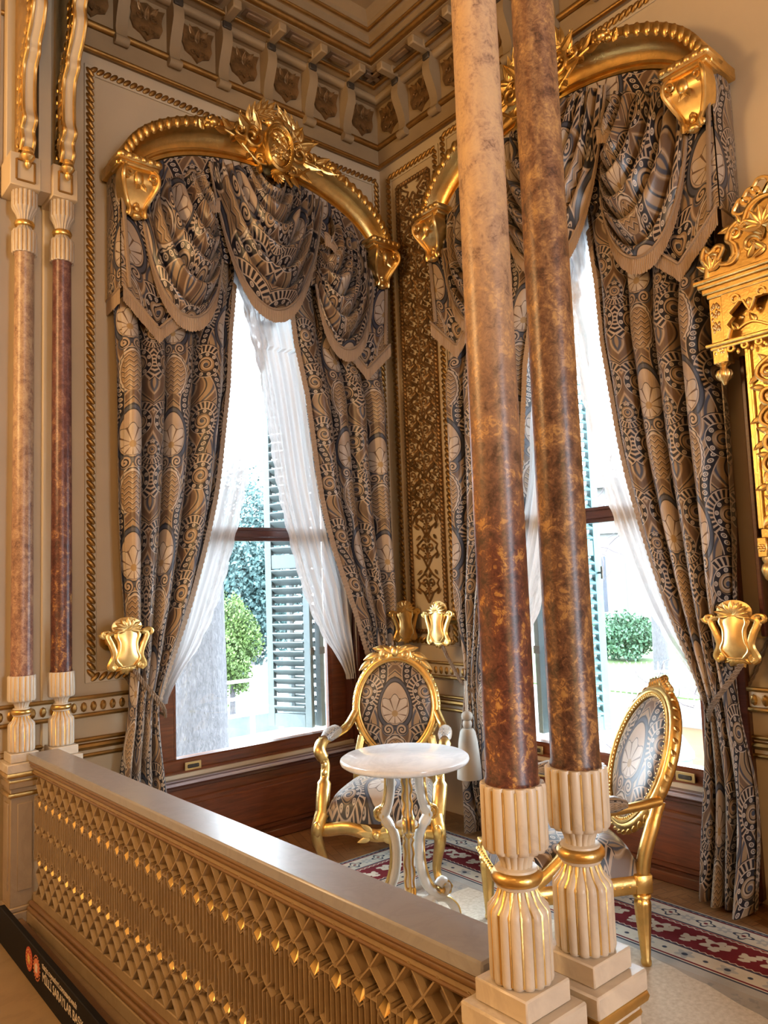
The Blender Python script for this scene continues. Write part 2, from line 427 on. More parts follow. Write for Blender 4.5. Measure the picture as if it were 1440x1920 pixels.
    put(lt(row, .16, .06)*lt(e, .9, .03), 'black'); put(lt(xabs(row-.3), .1, .06)*lt(e, .9, .03), 'cream')
    # fine weave
    n = g.nodes.new('ShaderNodeTexNoise'); g.links.new(gi.outputs[0], n.inputs['Vector']); n.inputs['Scale'].default_value = 9; n.inputs['Detail'].default_value = 3
    mm = g.nodes.new('ShaderNodeMix'); mm.data_type = 'RGBA'; mm.blend_type = 'MULTIPLY'; mm.inputs[0].default_value = .5
    g.links.new(cur, mm.inputs[6]); rp = g.nodes.new('ShaderNodeValToRGB'); g.links.new(n.outputs['Fac'], rp.inputs[0])
    rp.color_ramp.elements[0].position = .3; rp.color_ramp.elements[0].color = (.6, .55, .5, 1); rp.color_ramp.elements[1].position = .65
    g.links.new(rp.outputs[0], mm.inputs[7]); g.links.new(mm.outputs[2], go.inputs[0])
    return g
DG = damask_group()
def damask(name, off=(0, 0, 0), scale=1.0, rough=.42, sheen=.15):
    m, nt, b = new_mat(name); gn = nt.nodes.new('ShaderNodeGroup'); gn.node_tree = DG
    mp = nd(nt, 'ShaderNodeMapping'); nt.links.new(coord(nt, 'UV'), mp.inputs[0]); mp.inputs['Location'].default_value = off; mp.inputs['Scale'].default_value = (scale,)*3
    nt.links.new(mp.outputs[0], gn.inputs[0]); nt.links.new(gn.outputs[0], b.inputs['Base Color'])
    b.inputs['Roughness'].default_value = rough; b.inputs['Sheen Weight'].default_value = sheen; b.inputs['Specular IOR Level'].default_value = .55
    return m
DAMASK = damask('paisley_damask', (0, 0, 0), .95); DAMASK_SWAG = damask('paisley_damask_swag', (.1, .2, 0), .85, .34, .1)
DAMASK_CHAIR = damask('paisley_damask_upholstery', (0, 0, 0), 1.0, .38, .2)
def strand(name, c, n=160, bmp=.6, rough=.7):
    m, nt, b = new_mat(name); wv = nd(nt, 'ShaderNodeTexWave'); wv.bands_direction = 'X'
    nt.links.new(mapped(nt, coord(nt, 'UV'), (1, .05, 1)), wv.inputs[0]); wv.inputs['Scale'].default_value = n; wv.inputs['Distortion'].default_value = 1.5; wv.inputs['Detail'].default_value = 2
    nt.links.new(ramp(nt, [(.1, tuple(x*.5 for x in c)), (.5, c)], wv.outputs['Fac']), b.inputs['Base Color']); b.inputs['Roughness'].default_value = rough
    bump(nt, b, wv.outputs['Fac'], bmp, .002); return m
FRINGE = strand('buff_fringe', (.56, .41, .29), 60)
CORD = strand('twisted_cord', (.5, .36, .25), 40, .8)
TASSEL = strand('cream_tassel', (.75, .68, .58), 50)
def sheer_mat():
    m, nt, b = new_mat('lace_sheer'); nt.nodes.remove(b); out = nt.nodes['Material Output']; uv = coord(nt, 'UV')
    X.nt = nt; sp = nd(nt, 'ShaderNodeSeparateXYZ'); nt.links.new(uv, sp.inputs[0]); u, v = X(sp.outputs[0]), X(sp.outputs[1])
    nz = X(noise(nt, uv, 42, 4, .6)); mesh_ = X(noise(nt, mapped(nt, uv, (2.5, .4, 1)), 7, 3))
    # lace border close to the inner hem (u runs 0..1 across, 1 at the hem)
    border = lt(.80-u, 0.0, .03)
    lace = X.op('MULTIPLY_ADD', nz-.45, 6.0, .5, clamp=True)
    band2 = lt(xabs(u-.66), .03, .02)*lace
    op = X.op('MINIMUM', border*(lace*.22+.76)+(1.0-border)*(mesh_*.12+.86)+band2*.05, .99)
    d = nd(nt, 'ShaderNodeBsdfDiffuse'); d.inputs[0].default_value = (.74, .74, .75, 1)
    tl = nd(nt, 'ShaderNodeBsdfTranslucent'); tl.inputs[0].default_value = (.84, .85, .87, 1)
    m1 = nd(nt, 'ShaderNodeMixShader'); m1.inputs[0].default_value = .14; nt.links.new(d.outputs[0], m1.inputs[1]); nt.links.new(tl.outputs[0], m1.inputs[2])
    tr = nd(nt, 'ShaderNodeBsdfTransparent'); m2 = nd(nt, 'ShaderNodeMixShader'); nt.links.new(op.o, m2.inputs[0]); nt.links.new(tr.outputs[0], m2.inputs[1]); nt.links.new(m1.outputs[0], m2.inputs[2])
    nt.links.new(m2.outputs[0], out.inputs[0]); return m
SHEER = sheer_mat()
SHUTTER_P = simple('blue_green_shutter_paint', (.09, .19, .21), .45, 0, 10, .08)
SHUTTER_G = simple('grey_green_shutter_paint', (.08, .11, .115), .45, 0, 10, .1)
BRASS = gold('brass_plate', (.7, .52, .24), .35, 50, .1)
WHITE_PAINT = simple('white_outdoor_paint', (.4, .4, .4), .5)
BLACK = simple('black_board', (.006, .0055, .006), .6, 0, 5, .2, 0, 60, .15)
# ---------------- room shell ----------------
def structure(o, label=None): return tag(o, label, None, None, 'structure')
WC_A, WC_B = -1.09, -1.65            # window centres along wall A (x) and wall B (y)
OW, OB, OT = .74, .46, 3.55          # half opening, sill height, head
def wall_with_hole(name, c, lo, hi, top, mat, axis):
    mb = MB()
    def bx(a0, a1, z0, z1):
        if axis == 'A': mb.box(a0, a1, 0, .34, z0, z1)
        else: mb.box(0, .34, a0, a1, z0, z1)
    bx(lo, c-OW, 0, top); bx(c+OW, hi, 0, top); bx(c-OW, c+OW, 0, OB); bx(c-OW, c+OW, OT, top)
    return structure(mb.build(name, mat, smooth=0))
wall_left = wall_with_hole('wall_left', WC_A, -9.0, 0.34, 5.6, WALLP, 'A')
wall_right = wall_with_hole('wall_right', WC_B, -9.0, 0.0, 5.6, WALLP, 'B')
structure(MB().box(-9.3, -9.0, -9.3, .34, 0, 5.6).build('wall_far', WALLP, smooth=0))
structure(MB().box(-9.0, -3.15, -9.3, -9.0, 0, 5.6).box(-2.05, .34, -9.3, -9.0, 0, 5.6).box(-3.15, -2.05, -9.3, -9.0, 0, 1.0).box(-3.15, -2.05, -9.3, -9.0, 3.2, 5.6).build('wall_rear', WALLP, smooth=0))  # opening added out of view to let in neutral fill daylight
structure(MB().box(-2.46, .0, -9.0, 0, -.12, 0).build('floor', PARQUET, smooth=0))
structure(MB().box(-9.0, -2.46, -9.0, 0, -.12, 0).build('floor_hall', STONE_FLOOR, smooth=0))
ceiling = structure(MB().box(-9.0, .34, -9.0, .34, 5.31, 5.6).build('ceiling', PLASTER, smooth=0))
# ceiling rosette
def rosette():
    mb = MB(); cx, cy = -.83, -.83
    mb.lathe([(.02, 5.31), (.30, 5.31), (.30, 5.285), (.27, 5.27), (.24, 5.285), (.2, 5.265), (.06, 5.24), (.01, 5.23)], 28, (cx, cy), lambda a, r, z: 1+.09*math.cos(8*a))
    for k in range(16):
        a = 2*PI*k/16; mb.ell((cx+.22*math.cos(a), cy+.22*math.sin(a), 5.265), (.035, .035, .02), 6, 4)
    for k in range(8):
        a = 2*PI*k/8; mb.ell((cx+.12*math.cos(a), cy+.12*math.sin(a), 5.25), (.05, .05, .02), 6, 4)
    mb.build('rosette', BROWN_GILT, ceiling)
rosette()
# cornice along both walls, mitred in the corner: profile of (distance from wall, height)
def sweep_cornice(mb, prof, endA=-8.9, endB=-8.9):
    V = []; n = len(prof)
    for (o, z) in prof: V.append((endA, -o, z))
    for (o, z) in prof: V.append((-o, -o, z))
    for (o, z) in prof: V.append((-o, endB, z))
    F = [(s*n+i, s*n+i+1, (s+1)*n+i+1, (s+1)*n+i) for s in (0, 1) for i in range(n-1)]
    return mb.add(V, F)
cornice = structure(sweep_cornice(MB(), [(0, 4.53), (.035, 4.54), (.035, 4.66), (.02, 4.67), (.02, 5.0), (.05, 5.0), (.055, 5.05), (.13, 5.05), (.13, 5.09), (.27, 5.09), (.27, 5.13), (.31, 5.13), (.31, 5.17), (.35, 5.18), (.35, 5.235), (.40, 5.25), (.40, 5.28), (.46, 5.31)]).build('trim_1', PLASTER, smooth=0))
def rollp(o, z, r, a0=-110, a1=200, n=8): return [(o+r*math.cos(math.radians(a0+(a1-a0)*i/n)), z+r*math.sin(math.radians(a0+(a1-a0)*i/n))) for i in range(n+1)]
sweep_cornice(MB(), rollp(.035, 4.685, .022, -130, 130)).build('gilt_roll', GOLD_DARK, cornice)
sweep_cornice(MB(), rollp(.035, 4.535, .014, -130, 130)).build('gilt_fillet', GOLD_DARK, cornice)
sweep_cornice(MB(), rollp(.065, 5.025, .03, -160, 60)).build('round_moulding', PLASTER, cornice)
sweep_cornice(MB(), rollp(.145, 5.055, .014, -200, 60)).build('gilt_fillet', GOLD_DARK, cornice)
sweep_cornice(MB(), rollp(.285, 5.115, .022, -200, 60)).build('gilt_roll', GOLD_DARK, cornice)
sweep_cornice(MB(), rollp(.335, 5.175, .012, -200, 60)).build('gilt_fillet', GOLD_DARK, cornice)
sweep_cornice(MB(), rollp(.385, 5.245, .012, -200, 60)).build('gilt_fillet', GOLD_DARK, cornice)
def modillion():
    prof = [(.02, 4.63), (.06, 4.625), (.075, 4.65), (.065, 4.68), (.06, 4.72), (.075, 4.78), (.105, 4.85), (.125, 4.90), (.125, 4.95), (.11, 5.0), (.11, 5.03), (.02, 5.03)]
    mb = MB(); mb.prism([(-o, z) for o, z in prof], -.034, .034, 'x')
    mb.tube([(-.04, -.06, 4.645), (.04, -.06, 4.645)], .028, 10)
    mb.box(-.03, .03, -.26, -.1, 5.035, 5.095, .008)
    mb.box(-.036, .036, -.17, -.125, 5.04, 5.1, .008)
    return mb
def plaque():
    out = [(0, 4.735), (.035, 4.77), (.08, 4.79), (.1, 4.84), (.092, 4.885), (.1, 4.925), (.115, 4.965), (.06, 4.95), (0, 4.975)]
    out = out + [(-x, z) for x, z in reversed(out[1:-1])]
    mb = MB(); mb.prism(out, -.034, -.015, 'y')
    for sx in (-1, 1):
        mb.tube(spiral(sx*.045, 4.88, .03, .008, PI/2, sx*1.2, 12, -.036), .006, 6); mb.tube(spiral(sx*.03, 4.80, .02, .006, 0, sx*1.1, 10, -.036), .005, 6)
        leaf(mb, (sx*.02, 4.90), PI/2-sx*.7, .07, .018, -.034); 
    leaf(mb, (0, 4.86), PI/2, .08, .02, -.034); leaf(mb, (0, 4.83), -PI/2, .07, .018, -.034)
    return mb
def coffer():
    mb = MB(); mb.box(-.09, .09, -.235, -.165, 5.083, 5.093); mb.box(-.07, .07, -.222, -.178, 5.07, 5.084, .006); return mb
def tip(): return MB().box(-.03, .03, -.128, -.085, 4.985, 5.03, .006)
mA = mP = mC = mT = None
def place(proto, mk, name, mat, s, wall):
    if proto is None: o = proto = mk().build(name, mat, cornice)
    else: o = proto.copy(); col.objects.link(o)
    if wall == 'A': o.location = (s, 0, 0)
    else: o.location = (0, s, 0); o.rotation_euler = (0, 0, -PI/2)
    return proto
for k in range(9):
    s = -.338-.3255*k
    for wl in ('A', 'B'):
        if wl == 'B' and k > 7: continue
        mA = place(mA, modillion, 'modillion', PLASTER, s, wl)
        mT = place(mT, tip, 'carved_tip', BLACKISH, s, wl)
        mP = place(mP, plaque, 'carved_plaque', BROWN_GILT, s+.163 if k else s+.165, wl)
        mC = place(mC, coffer, 'coffer', PLASTER_D, s+.163 if k else s+.14, wl)
# panel mouldings: carved rope strips around wall panels
ROPE_N = [0]
def rope_strip(mb, a, b, off, w=.038, pitch=.038):
    # a,b: (s,z) on the wall; flat fillet with slanted carved beads
    (s0, z0), (s1, z1) = a, b; L = math.hypot(s1-s0, z1-z0); ds, dz = (s1-s0)/L, (z1-z0)/L; n = max(1, int(L/pitch))
    for i in range(n):
        t = (i+.5)*L/n; an = math.atan2(dz, ds)+.75
        M = Matrix(((math.cos(an), 0, -math.sin(an)), (0, 1, 0), (math.sin(an), 0, math.cos(an))))
        mb.ell((s0+ds*t, -off, z0+dz*t), (.032*w/.038, .014, .0145), 7, 5, M)
def to_B(mb): return mb.xf(Matrix.Rotation(-PI/2, 4, 'Z'))
def panel_frame(name, rect, wall, gap=None):
    s0, s1, z0, z1 = rect
    base = MB(); r = MB()
    for (a, b) in (((s0, z0), (s0, z1)), ((s1, z0), (s1, z1))): base.box(a[0]-.03, a[0]+.03, -.012, 0, z0-.03, z1+.03, .004)
    lows = [(s0, s1)] if gap is None else [(s0, gap[0]), (gap[1], s1)]
    for (p, q) in lows: base.box(p, q, -.0125, 0, z0-.03, z0+.03, .004); rope_strip(r, (p, z0), (q, z0), .016)
    base.box(s0, s1, -.0125, 0, z1-.03, z1+.03, .004)
    for a, b in (((s0, z0), (s0, z1)), ((s1, z0), (s1, z1)), ((s0, z1), (s1, z1))): rope_strip(r, a, b, .016)
    if wall == 'B': to_B(base); to_B(r)
    o = structure(base.build(name, WALLP2)); r.build('carved_rope', GOLD_DARK, o); return o
panel_frame('trim_2', (-2.13, -.05, 1.05, 4.43), 'A', (-1.92, -.26))
# B: local s = -y
panel_frame('trim_3', (.11, .60, 1.09, 4.42), 'B')
panel_frame('trim_4', (.68, 4.9, 1.05, 4.47), 'B', (.82, 4.8))
# chair rail and dado mouldings
def dado(name, s0, s1, wall):
    mb = MB(); mb.box(s0, s1, -.035, 0, .87, .945, .006); g = MB()
    for z in (.862, .952): g.tube([(s0, -.038, z), (s1, -.038, z)], .011, 8)
    for i in range(int((s1-s0)/.05)):
        x = s0+.025+i*.05; g.ell((x, -.036, .905), (.017, .012, .026), 6, 4)
    for z in (.735, .70, .655): g.tube([(s0, -.02, z), (s1, -.02, z)], .011 if z != .70 else .018, 8)
    mb.box(s0, s1, -.018, 0, .64, .745, .004)
    if wall == 'B': to_B(mb); to_B(g)
    o = structure(mb.build(name, WALLP)); g.build('gilt_moulding', GOLD_DARK, o)
dado('trim_5', -2.7, -1.87, 'A'); dado('trim_6', -.29, 0, 'A'); dado('trim_7', 0.0, .87, 'B'); dado('trim_9', 2.47, 2.63, 'B')
# flat pilaster strips behind the wall columns
mb = MB(); mb.box(-2.62, -2.42, -.03, 0, 0, 4.6, .006); mb.box(-2.38, -2.24, -.03, 0, 0, 4.6, .006); mb.box(-3.6, -2.60, -.06, 0, 0, 4.6, .006)
structure(mb.build('trim_8', WALLP))
# carved lattice panel beside window B
def carved_panel():
    root = empty('carved_lattice_panel', (0, 0, 0)); tag(root, 'tall narrow wall panel of gilded carved lattice in the room corner', 'wall panel')
    fr = MB(); s0, s1, z0, z1 = .205, .525, 1.15, 4.31
    for a, b in (((s0, z0), (s0, z1)), ((s1, z0), (s1, z1)), ((s0, z0), (s1, z0)), ((s0, z1), (s1, z1))): rope_strip(fr, a, b, .016, .026, .028)
    for a, b, c, d in ((s0-.012, s0+.012, z0, z1), (s1-.012, s1+.012, z0, z1), (s0, s1, z0-.012, z0+.012), (s0, s1, z1-.012, z1+.012)): fr.box(a, b, -.014, -.001, c, d)
    to_B(fr).build('carved_border', BROWN_GILT, root)
    bd = MB().box(s0, s1, -.006, -.001, z0, z1); to_B(bd).build('ground', WALLP2, root, 0)
    c = (s0+s1)/2; pt = .2; k0 = 0; lat = MB()
    def ogee(cx, cz, w, h): return [(cx, cz-h/2), (cx+w*.22, cz-h*.22), (cx+w*.5, cz-h*.08), (cx+w*.42, cz+.03*h), (cx+w*.5, cz+h*.14), (cx+w*.2, cz+h*.3), (cx, cz+h/2)]
    def add_og(cx, cz, half=0):
        o = ogee(cx, cz, .2, .24); L = [(x, -.012, z) for x, z in o]; R = [(2*cx-x, -.012, z) for x, z in o]
        if half >= 0: lat.tube(L, .0075, 6)
        if half <= 0: lat.tube(R, .0075, 6)
        for sx in ((-1, 1) if half == 0 else (half,)):
            lat.tube(spiral(cx+sx*.028, cz+.02, .030, .006, -PI/2, sx*1.15, 12, -.012), .0065, 5)
            lat.tube(spiral(cx+sx*.022, cz-.045, .024, .005, PI/2, sx*1.0, 10, -.012), .006, 5)
            leaf(lat, (cx+sx*.03, cz+.0), sx*.4 if sx > 0 else PI-.4, .045, .012, -.01); leaf(lat, (cx+sx*.075, cz-.06), PI/2-sx*.9, .06, .012, -.01); leaf(lat, (cx+sx*.06, cz+.10), -PI/2+sx*.9, .05, .011, -.01)
            leaf(lat, (cx+sx*.005, cz+.045), PI/2-sx*.5, .05, .012, -.01); 
        if half == 0: leaf(lat, (cx, cz-.03), PI/2, .075, .013, -.01); leaf(lat, (cx, cz-.05), -PI/2, .04, .01, -.01)
    z = 1.46
    while z < 4.25:
        add_og(c, z)
        if z > 1.85: add_og(s0+.015, z+pt*.5, 1); add_og(s1-.015, z+pt*.5, -1)
        if z > 1.85:
            for sx in (s0+.06, s1-.06):
                lat.ell((sx, -.01, z), (.012, .01, .02), 6, 4)
        z += pt if z > 1.5 else .235
    to_B(lat).build('ogee_lattice', BROWN_GILT, root)
carved_panel()
# shallow panel under the carved one
# ---------------- windows ----------------
def window_unit(name, loc, rz):
    # local: s along the wall (right seen from inside), -y into the room, y>0 outside
    root = empty(name, loc, rz); structure(root)
    def part(nm, mb, mat, p=root, sm=40): return mb.build(nm, mat, p, sm)
    mb = MB()
    for sx in (-1, 1):
        a, b = sorted((sx*.68, sx*.82)); mb.box(a, b, -.045, -.001, .02, 3.62, .008)
        a, b = sorted((sx*.665, sx*.735)); mb.box(a, b, -.02, .2, OB+.005, 3.54, .006)
        a, b = sorted((sx*.70, sx*.76)); mb.box(a, b, -.06, -.03, .02, 3.6, .008)
    mb.box(-.82, .82, -.045, -.001, 3.5, 3.66, .008)
    part('casing', mb, WOOD_D)
    sash = MB()
    for sx in (-1, 1):
        a, b = sorted((sx*.55, sx*.67)); sash.box(a, b, .05, .11, .44, 3.5, .008)
        a, b = sorted((sx*.535, sx*.56)); sash.box(a, b, .06, .10, .53, 3.5, .006)
    sash.box(-.67, .67, .03, .11, .44, .535, .008); sash.box(-.67, .67, .015, .06, .44, .475, .006)
    sash.box(-.67, .67, .05, .11, 3.4, 3.52, .008)
    part('sash_frame', sash, WOOD)
    part('meeting_rail', MB().box(-.56, .56, .035, .11, 1.795, 1.845, .006).box(-.56, .56, .02, .1, 1.84, 1.858, .004).box(-.56, .56, .05, .1, 1.775, 1.80, .004), WOOD_D)
    part('glass_pane', MB().box(-.55, .55, .076, .082, .525, 1.8), GLASS, sm=0); part('glass_pane', MB().box(-.55, .55, .076, .082, 1.84, 3.42), GLASS, sm=0)
    sill = MB().box(-.80, .80, -.10, .05, .415, .438, .005); sill.box(-.80, .80, -.085, 0, .395, .415, .004)
    part('sill', sill, WOOD_D)
    part('sill_glint', MB().box(-.80, .80, -.104, -.092, .424, .44, .003).box(-.80, .80, -.06, -.05, .437, .443, .002), simple('pale_sill_glint', (.45, .38, .4), .18))  # pale strips put in for the bright reflections along the sill
    pn = MB().box(-.80, .80, -.05, -.001, .02, .40, .004); pn.box(-.76, .76, -.066, -.05, .06, .34, .008); pn.box(-.72, .72, -.073, -.06, .09, .31, .006)
    pn.box(-.80, .80, -.085, -.001, 0.001, .05, .006)
    part('panelling', pn, WOOD)
    for sx in (-.46, .46):
        pl = MB().box(sx-.05, sx+.05, .008, .016, .47, .515, .002)
        o = part('latch_plate', pl, BRASS)
        part('latch_slot', MB().box(sx-.035, sx+.035, .004, .009, .482, .503, .004), BLACKISH, o)
    return root
window_unit('window_1', (WC_A, 0, 0), 0); window_unit('window_2', (0, WC_B, 0), -PI/2)
# ---------------- shutters ----------------
def shutter_leaf(width, z0=.5, z1=3.45, mid=1.66):
    fr = MB(); st = .055
    fr.box(0, st, -.02, .02, z0, z1, .004); fr.box(width-st, width, -.02, .02, z0, z1, .004)
    for a, b in ((z0, z0+.09), (mid-.05, mid+.05), (z1-.09, z1)): fr.box(st, width-st, -.018, .018, a, b, .003)
    lv = MB(); tr = math.radians(38)
    for a, b in ((z0+.09, mid-.05), (mid+.05, z1-.09)):
        n = int((b-a)/.062)
        for i in range(n):
            z = a+(i+.5)*(b-a)/n; s0 = len(lv.v); lv.box(st, width-st, -.034, .034, -.005, .005)
            lv.xf(Matrix.Translation((0, 0, z)) @ Matrix.Rotation(tr, 4, 'X'), s0)
    rod = MB().box(width/2-.012, width/2+.012, -.045, -.03, z0+.1, mid-.08).box(width/2-.012, width/2+.012, -.045, -.03, mid+.08, z1-.1)
    hd = MB().tube([(width-.03, -.02, 1.5), (width-.03, -.06, 1.5)], .007).tube([(width-.03, -.06, 1.46), (width-.03, -.06, 1.54)], .008)
    return fr, lv, rod, hd
def shutter(label, loc, rz, width, mat):
    root = empty('louvred_shutter', loc, rz); tag(root, label, 'shutter', 'window shutters')
    fr, lv, rod, hd = shutter_leaf(width)
    fr.build('frame', mat, root); lv.build('louvres', mat, root, 0)
    for z in (1.0, 2.3): MB().box(-.004, .004, -.024, .024, z, z+.05).build('hinge', BLACKISH, root, 0)
    rod.build('tilt_rod', mat, root); hd.build('catch', BLACKISH, root)
    return root
# window A: right-hand pair folded outward
shutter('grey green louvred shutter leaf standing open outside the left window', (WC_A+.62, .37, 0), math.radians(116), .36, SHUTTER_G)
shutter('dark folded shutter leaf seen edge on at the left window jamb', (WC_A+.70, .36, 0), math.radians(97), .36, SHUTTER_G)
# window B: left-hand pair
shutter('turquoise louvred shutter leaf standing open outside the right window', (.37, WC_B+.60, 0), math.radians(-22), .40, SHUTTER_P)
shutter('dark folded shutter leaf between the two red columns', (.36, WC_B+.70, 0), math.radians(-4), .40, SHUTTER_G)
# ---------------- exterior ----------------
def ext():
    g = structure(MB().box(-30, 40, .6, 60, -1.2, -1.0).box(.6, 60, -40, .6, -1.2, -1.0).build('ground_outside', simple('pale_gravel', (.13, .127, .123), .8, 0, 3, .15), smooth=0))
    structure(MB().box(10.5, 24, 3.5, 13, -1.0, -.97).build('lawn', simple('lawn_green', (.04, .075, .014), .8, 0, 6, .3), smooth=0))
    bark, nt, b = new_mat('palm_bark'); v = coord(nt)
    f = noise(nt, mapped(nt, v, (9, 9, 3)), 5, 8, .7, 1.0)
    nt.links.new(ramp(nt, [(.25, (.03, .028, .03)), (.5, (.075, .072, .08)), (.75, (.13, .125, .13))], f), b.inputs['Base Color']); b.inputs['Roughness'].default_value = .9; bump(nt, b, f, .9, .04)
    tr = empty('palm_tree', (-.22, 2.75, -1)); tag(tr, 'thick grey tree trunk close outside the left window', 'tree')
    def tfn(a, z):
        return
    mb = MB()
    prof = [(.42, 0), (.38, .25), (.345, .6), (.325, 1.0), (.31, 1.6), (.30, 2.2), (.28, 3.4), (.26, 5)]
    mb.lathe(prof, 40, (0, 0), lambda a, r, z: 1+.025*math.sin(7*a+z*3)+.02*math.sin(17*a-z*8))
    mb.build('trunk', bark, tr)
    leafm = {}
    def foliage(name, label, loc, rad, n, c, cat='tree', trunk=None, group=None, seed=1, ls=.09):
        rnd = random.Random(seed); root = empty(name, loc); tag(root, label, cat, group)
        if c not in leafm: leafm[c] = simple('leaf_%d' % len(leafm), c, .7, 0, 4, .35)
        mb = MB()
        for i in range(n):
            while True:
                p = Vector((rnd.uniform(-1, 1), rnd.uniform(-1, 1), rnd.uniform(-1, 1)))
                if .25 < p.length < 1: break
            p = p * (1-.15*rnd.random()) * (.86+.16*math.sin(3*math.atan2(p.y, p.x)+4*p.z+seed)+.1*math.sin(7*p.z+seed*2+5*p.x))
            p = Vector((p.x*rad[0], p.y*rad[1], p.z*rad[2])); q = Vector((rnd.gauss(0, 1), rnd.gauss(0, 1), rnd.gauss(0, 1))).normalized(); r = q.orthogonal().normalized(); t = q.cross(r); k = ls*rnd.uniform(.6, 1.4)
            mb.add([p-r*k*.5, p+t*k*.35+q*k*.1, p+r*k*.6, p-t*k*.35+q*k*.1], [(0, 1, 2, 3)])
        mb.build('foliage', leafm[c], root, 0)
        if trunk: MB().tube([(0, 0, -loc[2]-1), (.02, 0, 0)], [trunk, trunk*.7], 8).build('stem', bark, root)
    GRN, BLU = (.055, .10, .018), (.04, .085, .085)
    foliage('conifer_tree', 'bright green bushy conifer beyond the left window', (3.75, 9.3, .35), (.62, .62, 1.2), 11000, GRN, trunk=.06, seed=2, ls=.055)
    for i, (x, y, z, s) in enumerate(((6.2, 13.4, 1.2, 1.9), (9.0, 17.5, 2.6, 2.9), (3.6, 12.6, .4, 1.3))):
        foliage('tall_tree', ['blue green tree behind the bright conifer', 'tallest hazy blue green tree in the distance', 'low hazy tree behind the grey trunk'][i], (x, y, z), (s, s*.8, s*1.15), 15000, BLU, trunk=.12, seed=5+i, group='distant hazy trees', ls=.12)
    # white rail fence by window A
    fe = empty('rail_fence', (2.5, 7.3, -1)); tag(fe, 'white painted rail fence below the conifer', 'fence')
    for i in range(6): MB().box(i*.55-.6, i*.55-.54, -.03, .03, 0, .95).build('fence_post', WHITE_PAINT, fe, 0)
    for z in (.35, .62, .9): MB().box(-.7, 2.3, -.02, .02, z, z+.05).build('rail', WHITE_PAINT, fe, 0)
    tarp = MB().box(-.2, 2.2, .5, .55, 0, .3); tag(tarp.build('tarpaulin', simple('slate_tarp', (.1, .12, .2), .6)), 'dark slate sheet lying behind the white rail fence', 'sheet'); bpy.data.objects['tarpaulin'].location = (2.6, 7.0, -1)
    # view from window B
    bd = empty('white_building', (26, 14.6, -1), .57); tag(bd, 'sunlit white classical building seen through the right window', 'building')
    wp = simple('white_stucco', (.12, .118, .115), .7, 0, 2, .05)
    MB().box(0, 4, -12, 12, 0, 6.6).box(-.2, 0, -12, 12, 4.2, 4.4).box(-.45, 0, -12, 12, 6.2, 6.6).box(-.15, 0, -12, 12, 0, .5).build('wall', wp, bd, 0)
    for k in range(8):
        y = -8.2+k*2.3
        MB().box(-.05, 0, y, y+.45, .8, 3.2).build('window', simple('dim_blue_glass', (.03, .036, .05), .2) if k == 0 else bpy.data.materials['dim_blue_glass'], bd, 0)
        MB().box(-.12, 0, y+1.1, y+1.45, .5, 4.2).build('pilaster', wp, bd, 0)
    foliage('shrub', 'rounded green shrub in front of the white building', (15.6, 8.3, -.3), (1.0, 1.1, .75), 6000, (.035, .09, .045), 'shrub', seed=11, ls=.10)
    lt_ = empty('garden_tree', (13.55, 6.0, -1)); tag(lt_, 'slim pale tree trunk on the lawn outside the right window', 'tree')
    MB().tube([(0, 0, 0), (.05, .05, 1.5), (.1, 0, 4)], [.2, .16, .13], 10).build('trunk', bark, lt_)
    pk = empty('picket_fence', (10.3, 4.6, -1)); tag(pk, 'white picket fence along the lawn outside the right window', 'fence')
    for i in range(22): MB().prism([(-.025, 0), (.025, 0), (.025, .6), (0, .68), (-.025, .6)], i*.11-.6, i*.11-.585, 'x').build('picket', WHITE_PAINT, pk, 0)
    MB().box(-.02, .0, -.6, -.58, 0, .1)
    for z in (.15, .45): MB().box(-.65, 1.8, .03, .05, z, z+.05).build('rail', WHITE_PAINT, pk, 0)
    pk.rotation_euler = (0, 0, -.75)
    ph = empty('garden_wall', (2.75, -1.25, -1)); tag(ph, 'peach coloured garden wall low outside the right window', 'wall')
    MB().box(0, .25, -.7, 1.05, 0, 1.15).build('body', simple('peach_render', (.25, .16, .09), .8, 0, 4, .1), ph, 0)
    MB().box(-.04, .29, -.74, 1.09, 1.15, 1.2).build('coping', wp, ph, 0)
    lan = empty('garden_lantern', (2.2, -.80, -1)); tag(lan, 'pale round-topped lantern outside behind the second armchair', 'lantern')
    MB().lathe([(.12, 0), (.12, 1.0), (.14, 1.02), (.14, 1.06), (.02, 1.25), (.005, 1.28)], 14).build('body', simple('pale_blue_metal', (.15, .18, .2), .4), lan)
    # bare climbing branches outside window B
    rnd = random.Random(4); cb = MB()
    for k in range(26):
        y = rnd.uniform(-1.3, .4); x = rnd.uniform(3.2, 4.0); z = rnd.uniform(-.6, .2); pts = []; a = rnd.uniform(0, 2*PI)
        for i in range(9):
            pts.append((x, y, z)); a += rnd.gauss(0, .5); y += .1*math.cos(a); z += .085*abs(math.sin(a))+.02; x += rnd.gauss(0, .03)
        cb.tube(pts, [.009-.0008*i for i in range(9)], 5)
    tag(cb.build('bare_branches', simple('grey_twig', (.07, .055, .06), .8)), 'tangle of bare climbing twigs outside the right window', 'twigs', kind='stuff')
    cb2 = MB()
    for k in range(40):
        y = rnd.uniform(5.5, 8.5); x = rnd.uniform(12, 14.5); z = rnd.uniform(1.8, 4.6); pts = []; a = rnd.uniform(0, 2*PI)
        for i in range(8): pts.append((x, y, z)); a += rnd.gauss(0, .5); y += .2*math.cos(a); z += .2*math.sin(a); x += rnd.gauss(0, .05)
        cb2.tube(pts, [.02-.002*i for i in range(8)], 5)
    cb2.xf(Matrix.Translation((0, 0, 0)))
    tag(cb2.build('bare_branches', bpy.data.materials['grey_twig']), 'thin bare upper branches of a tree beyond the right window', 'twigs', kind='stuff')
ext()
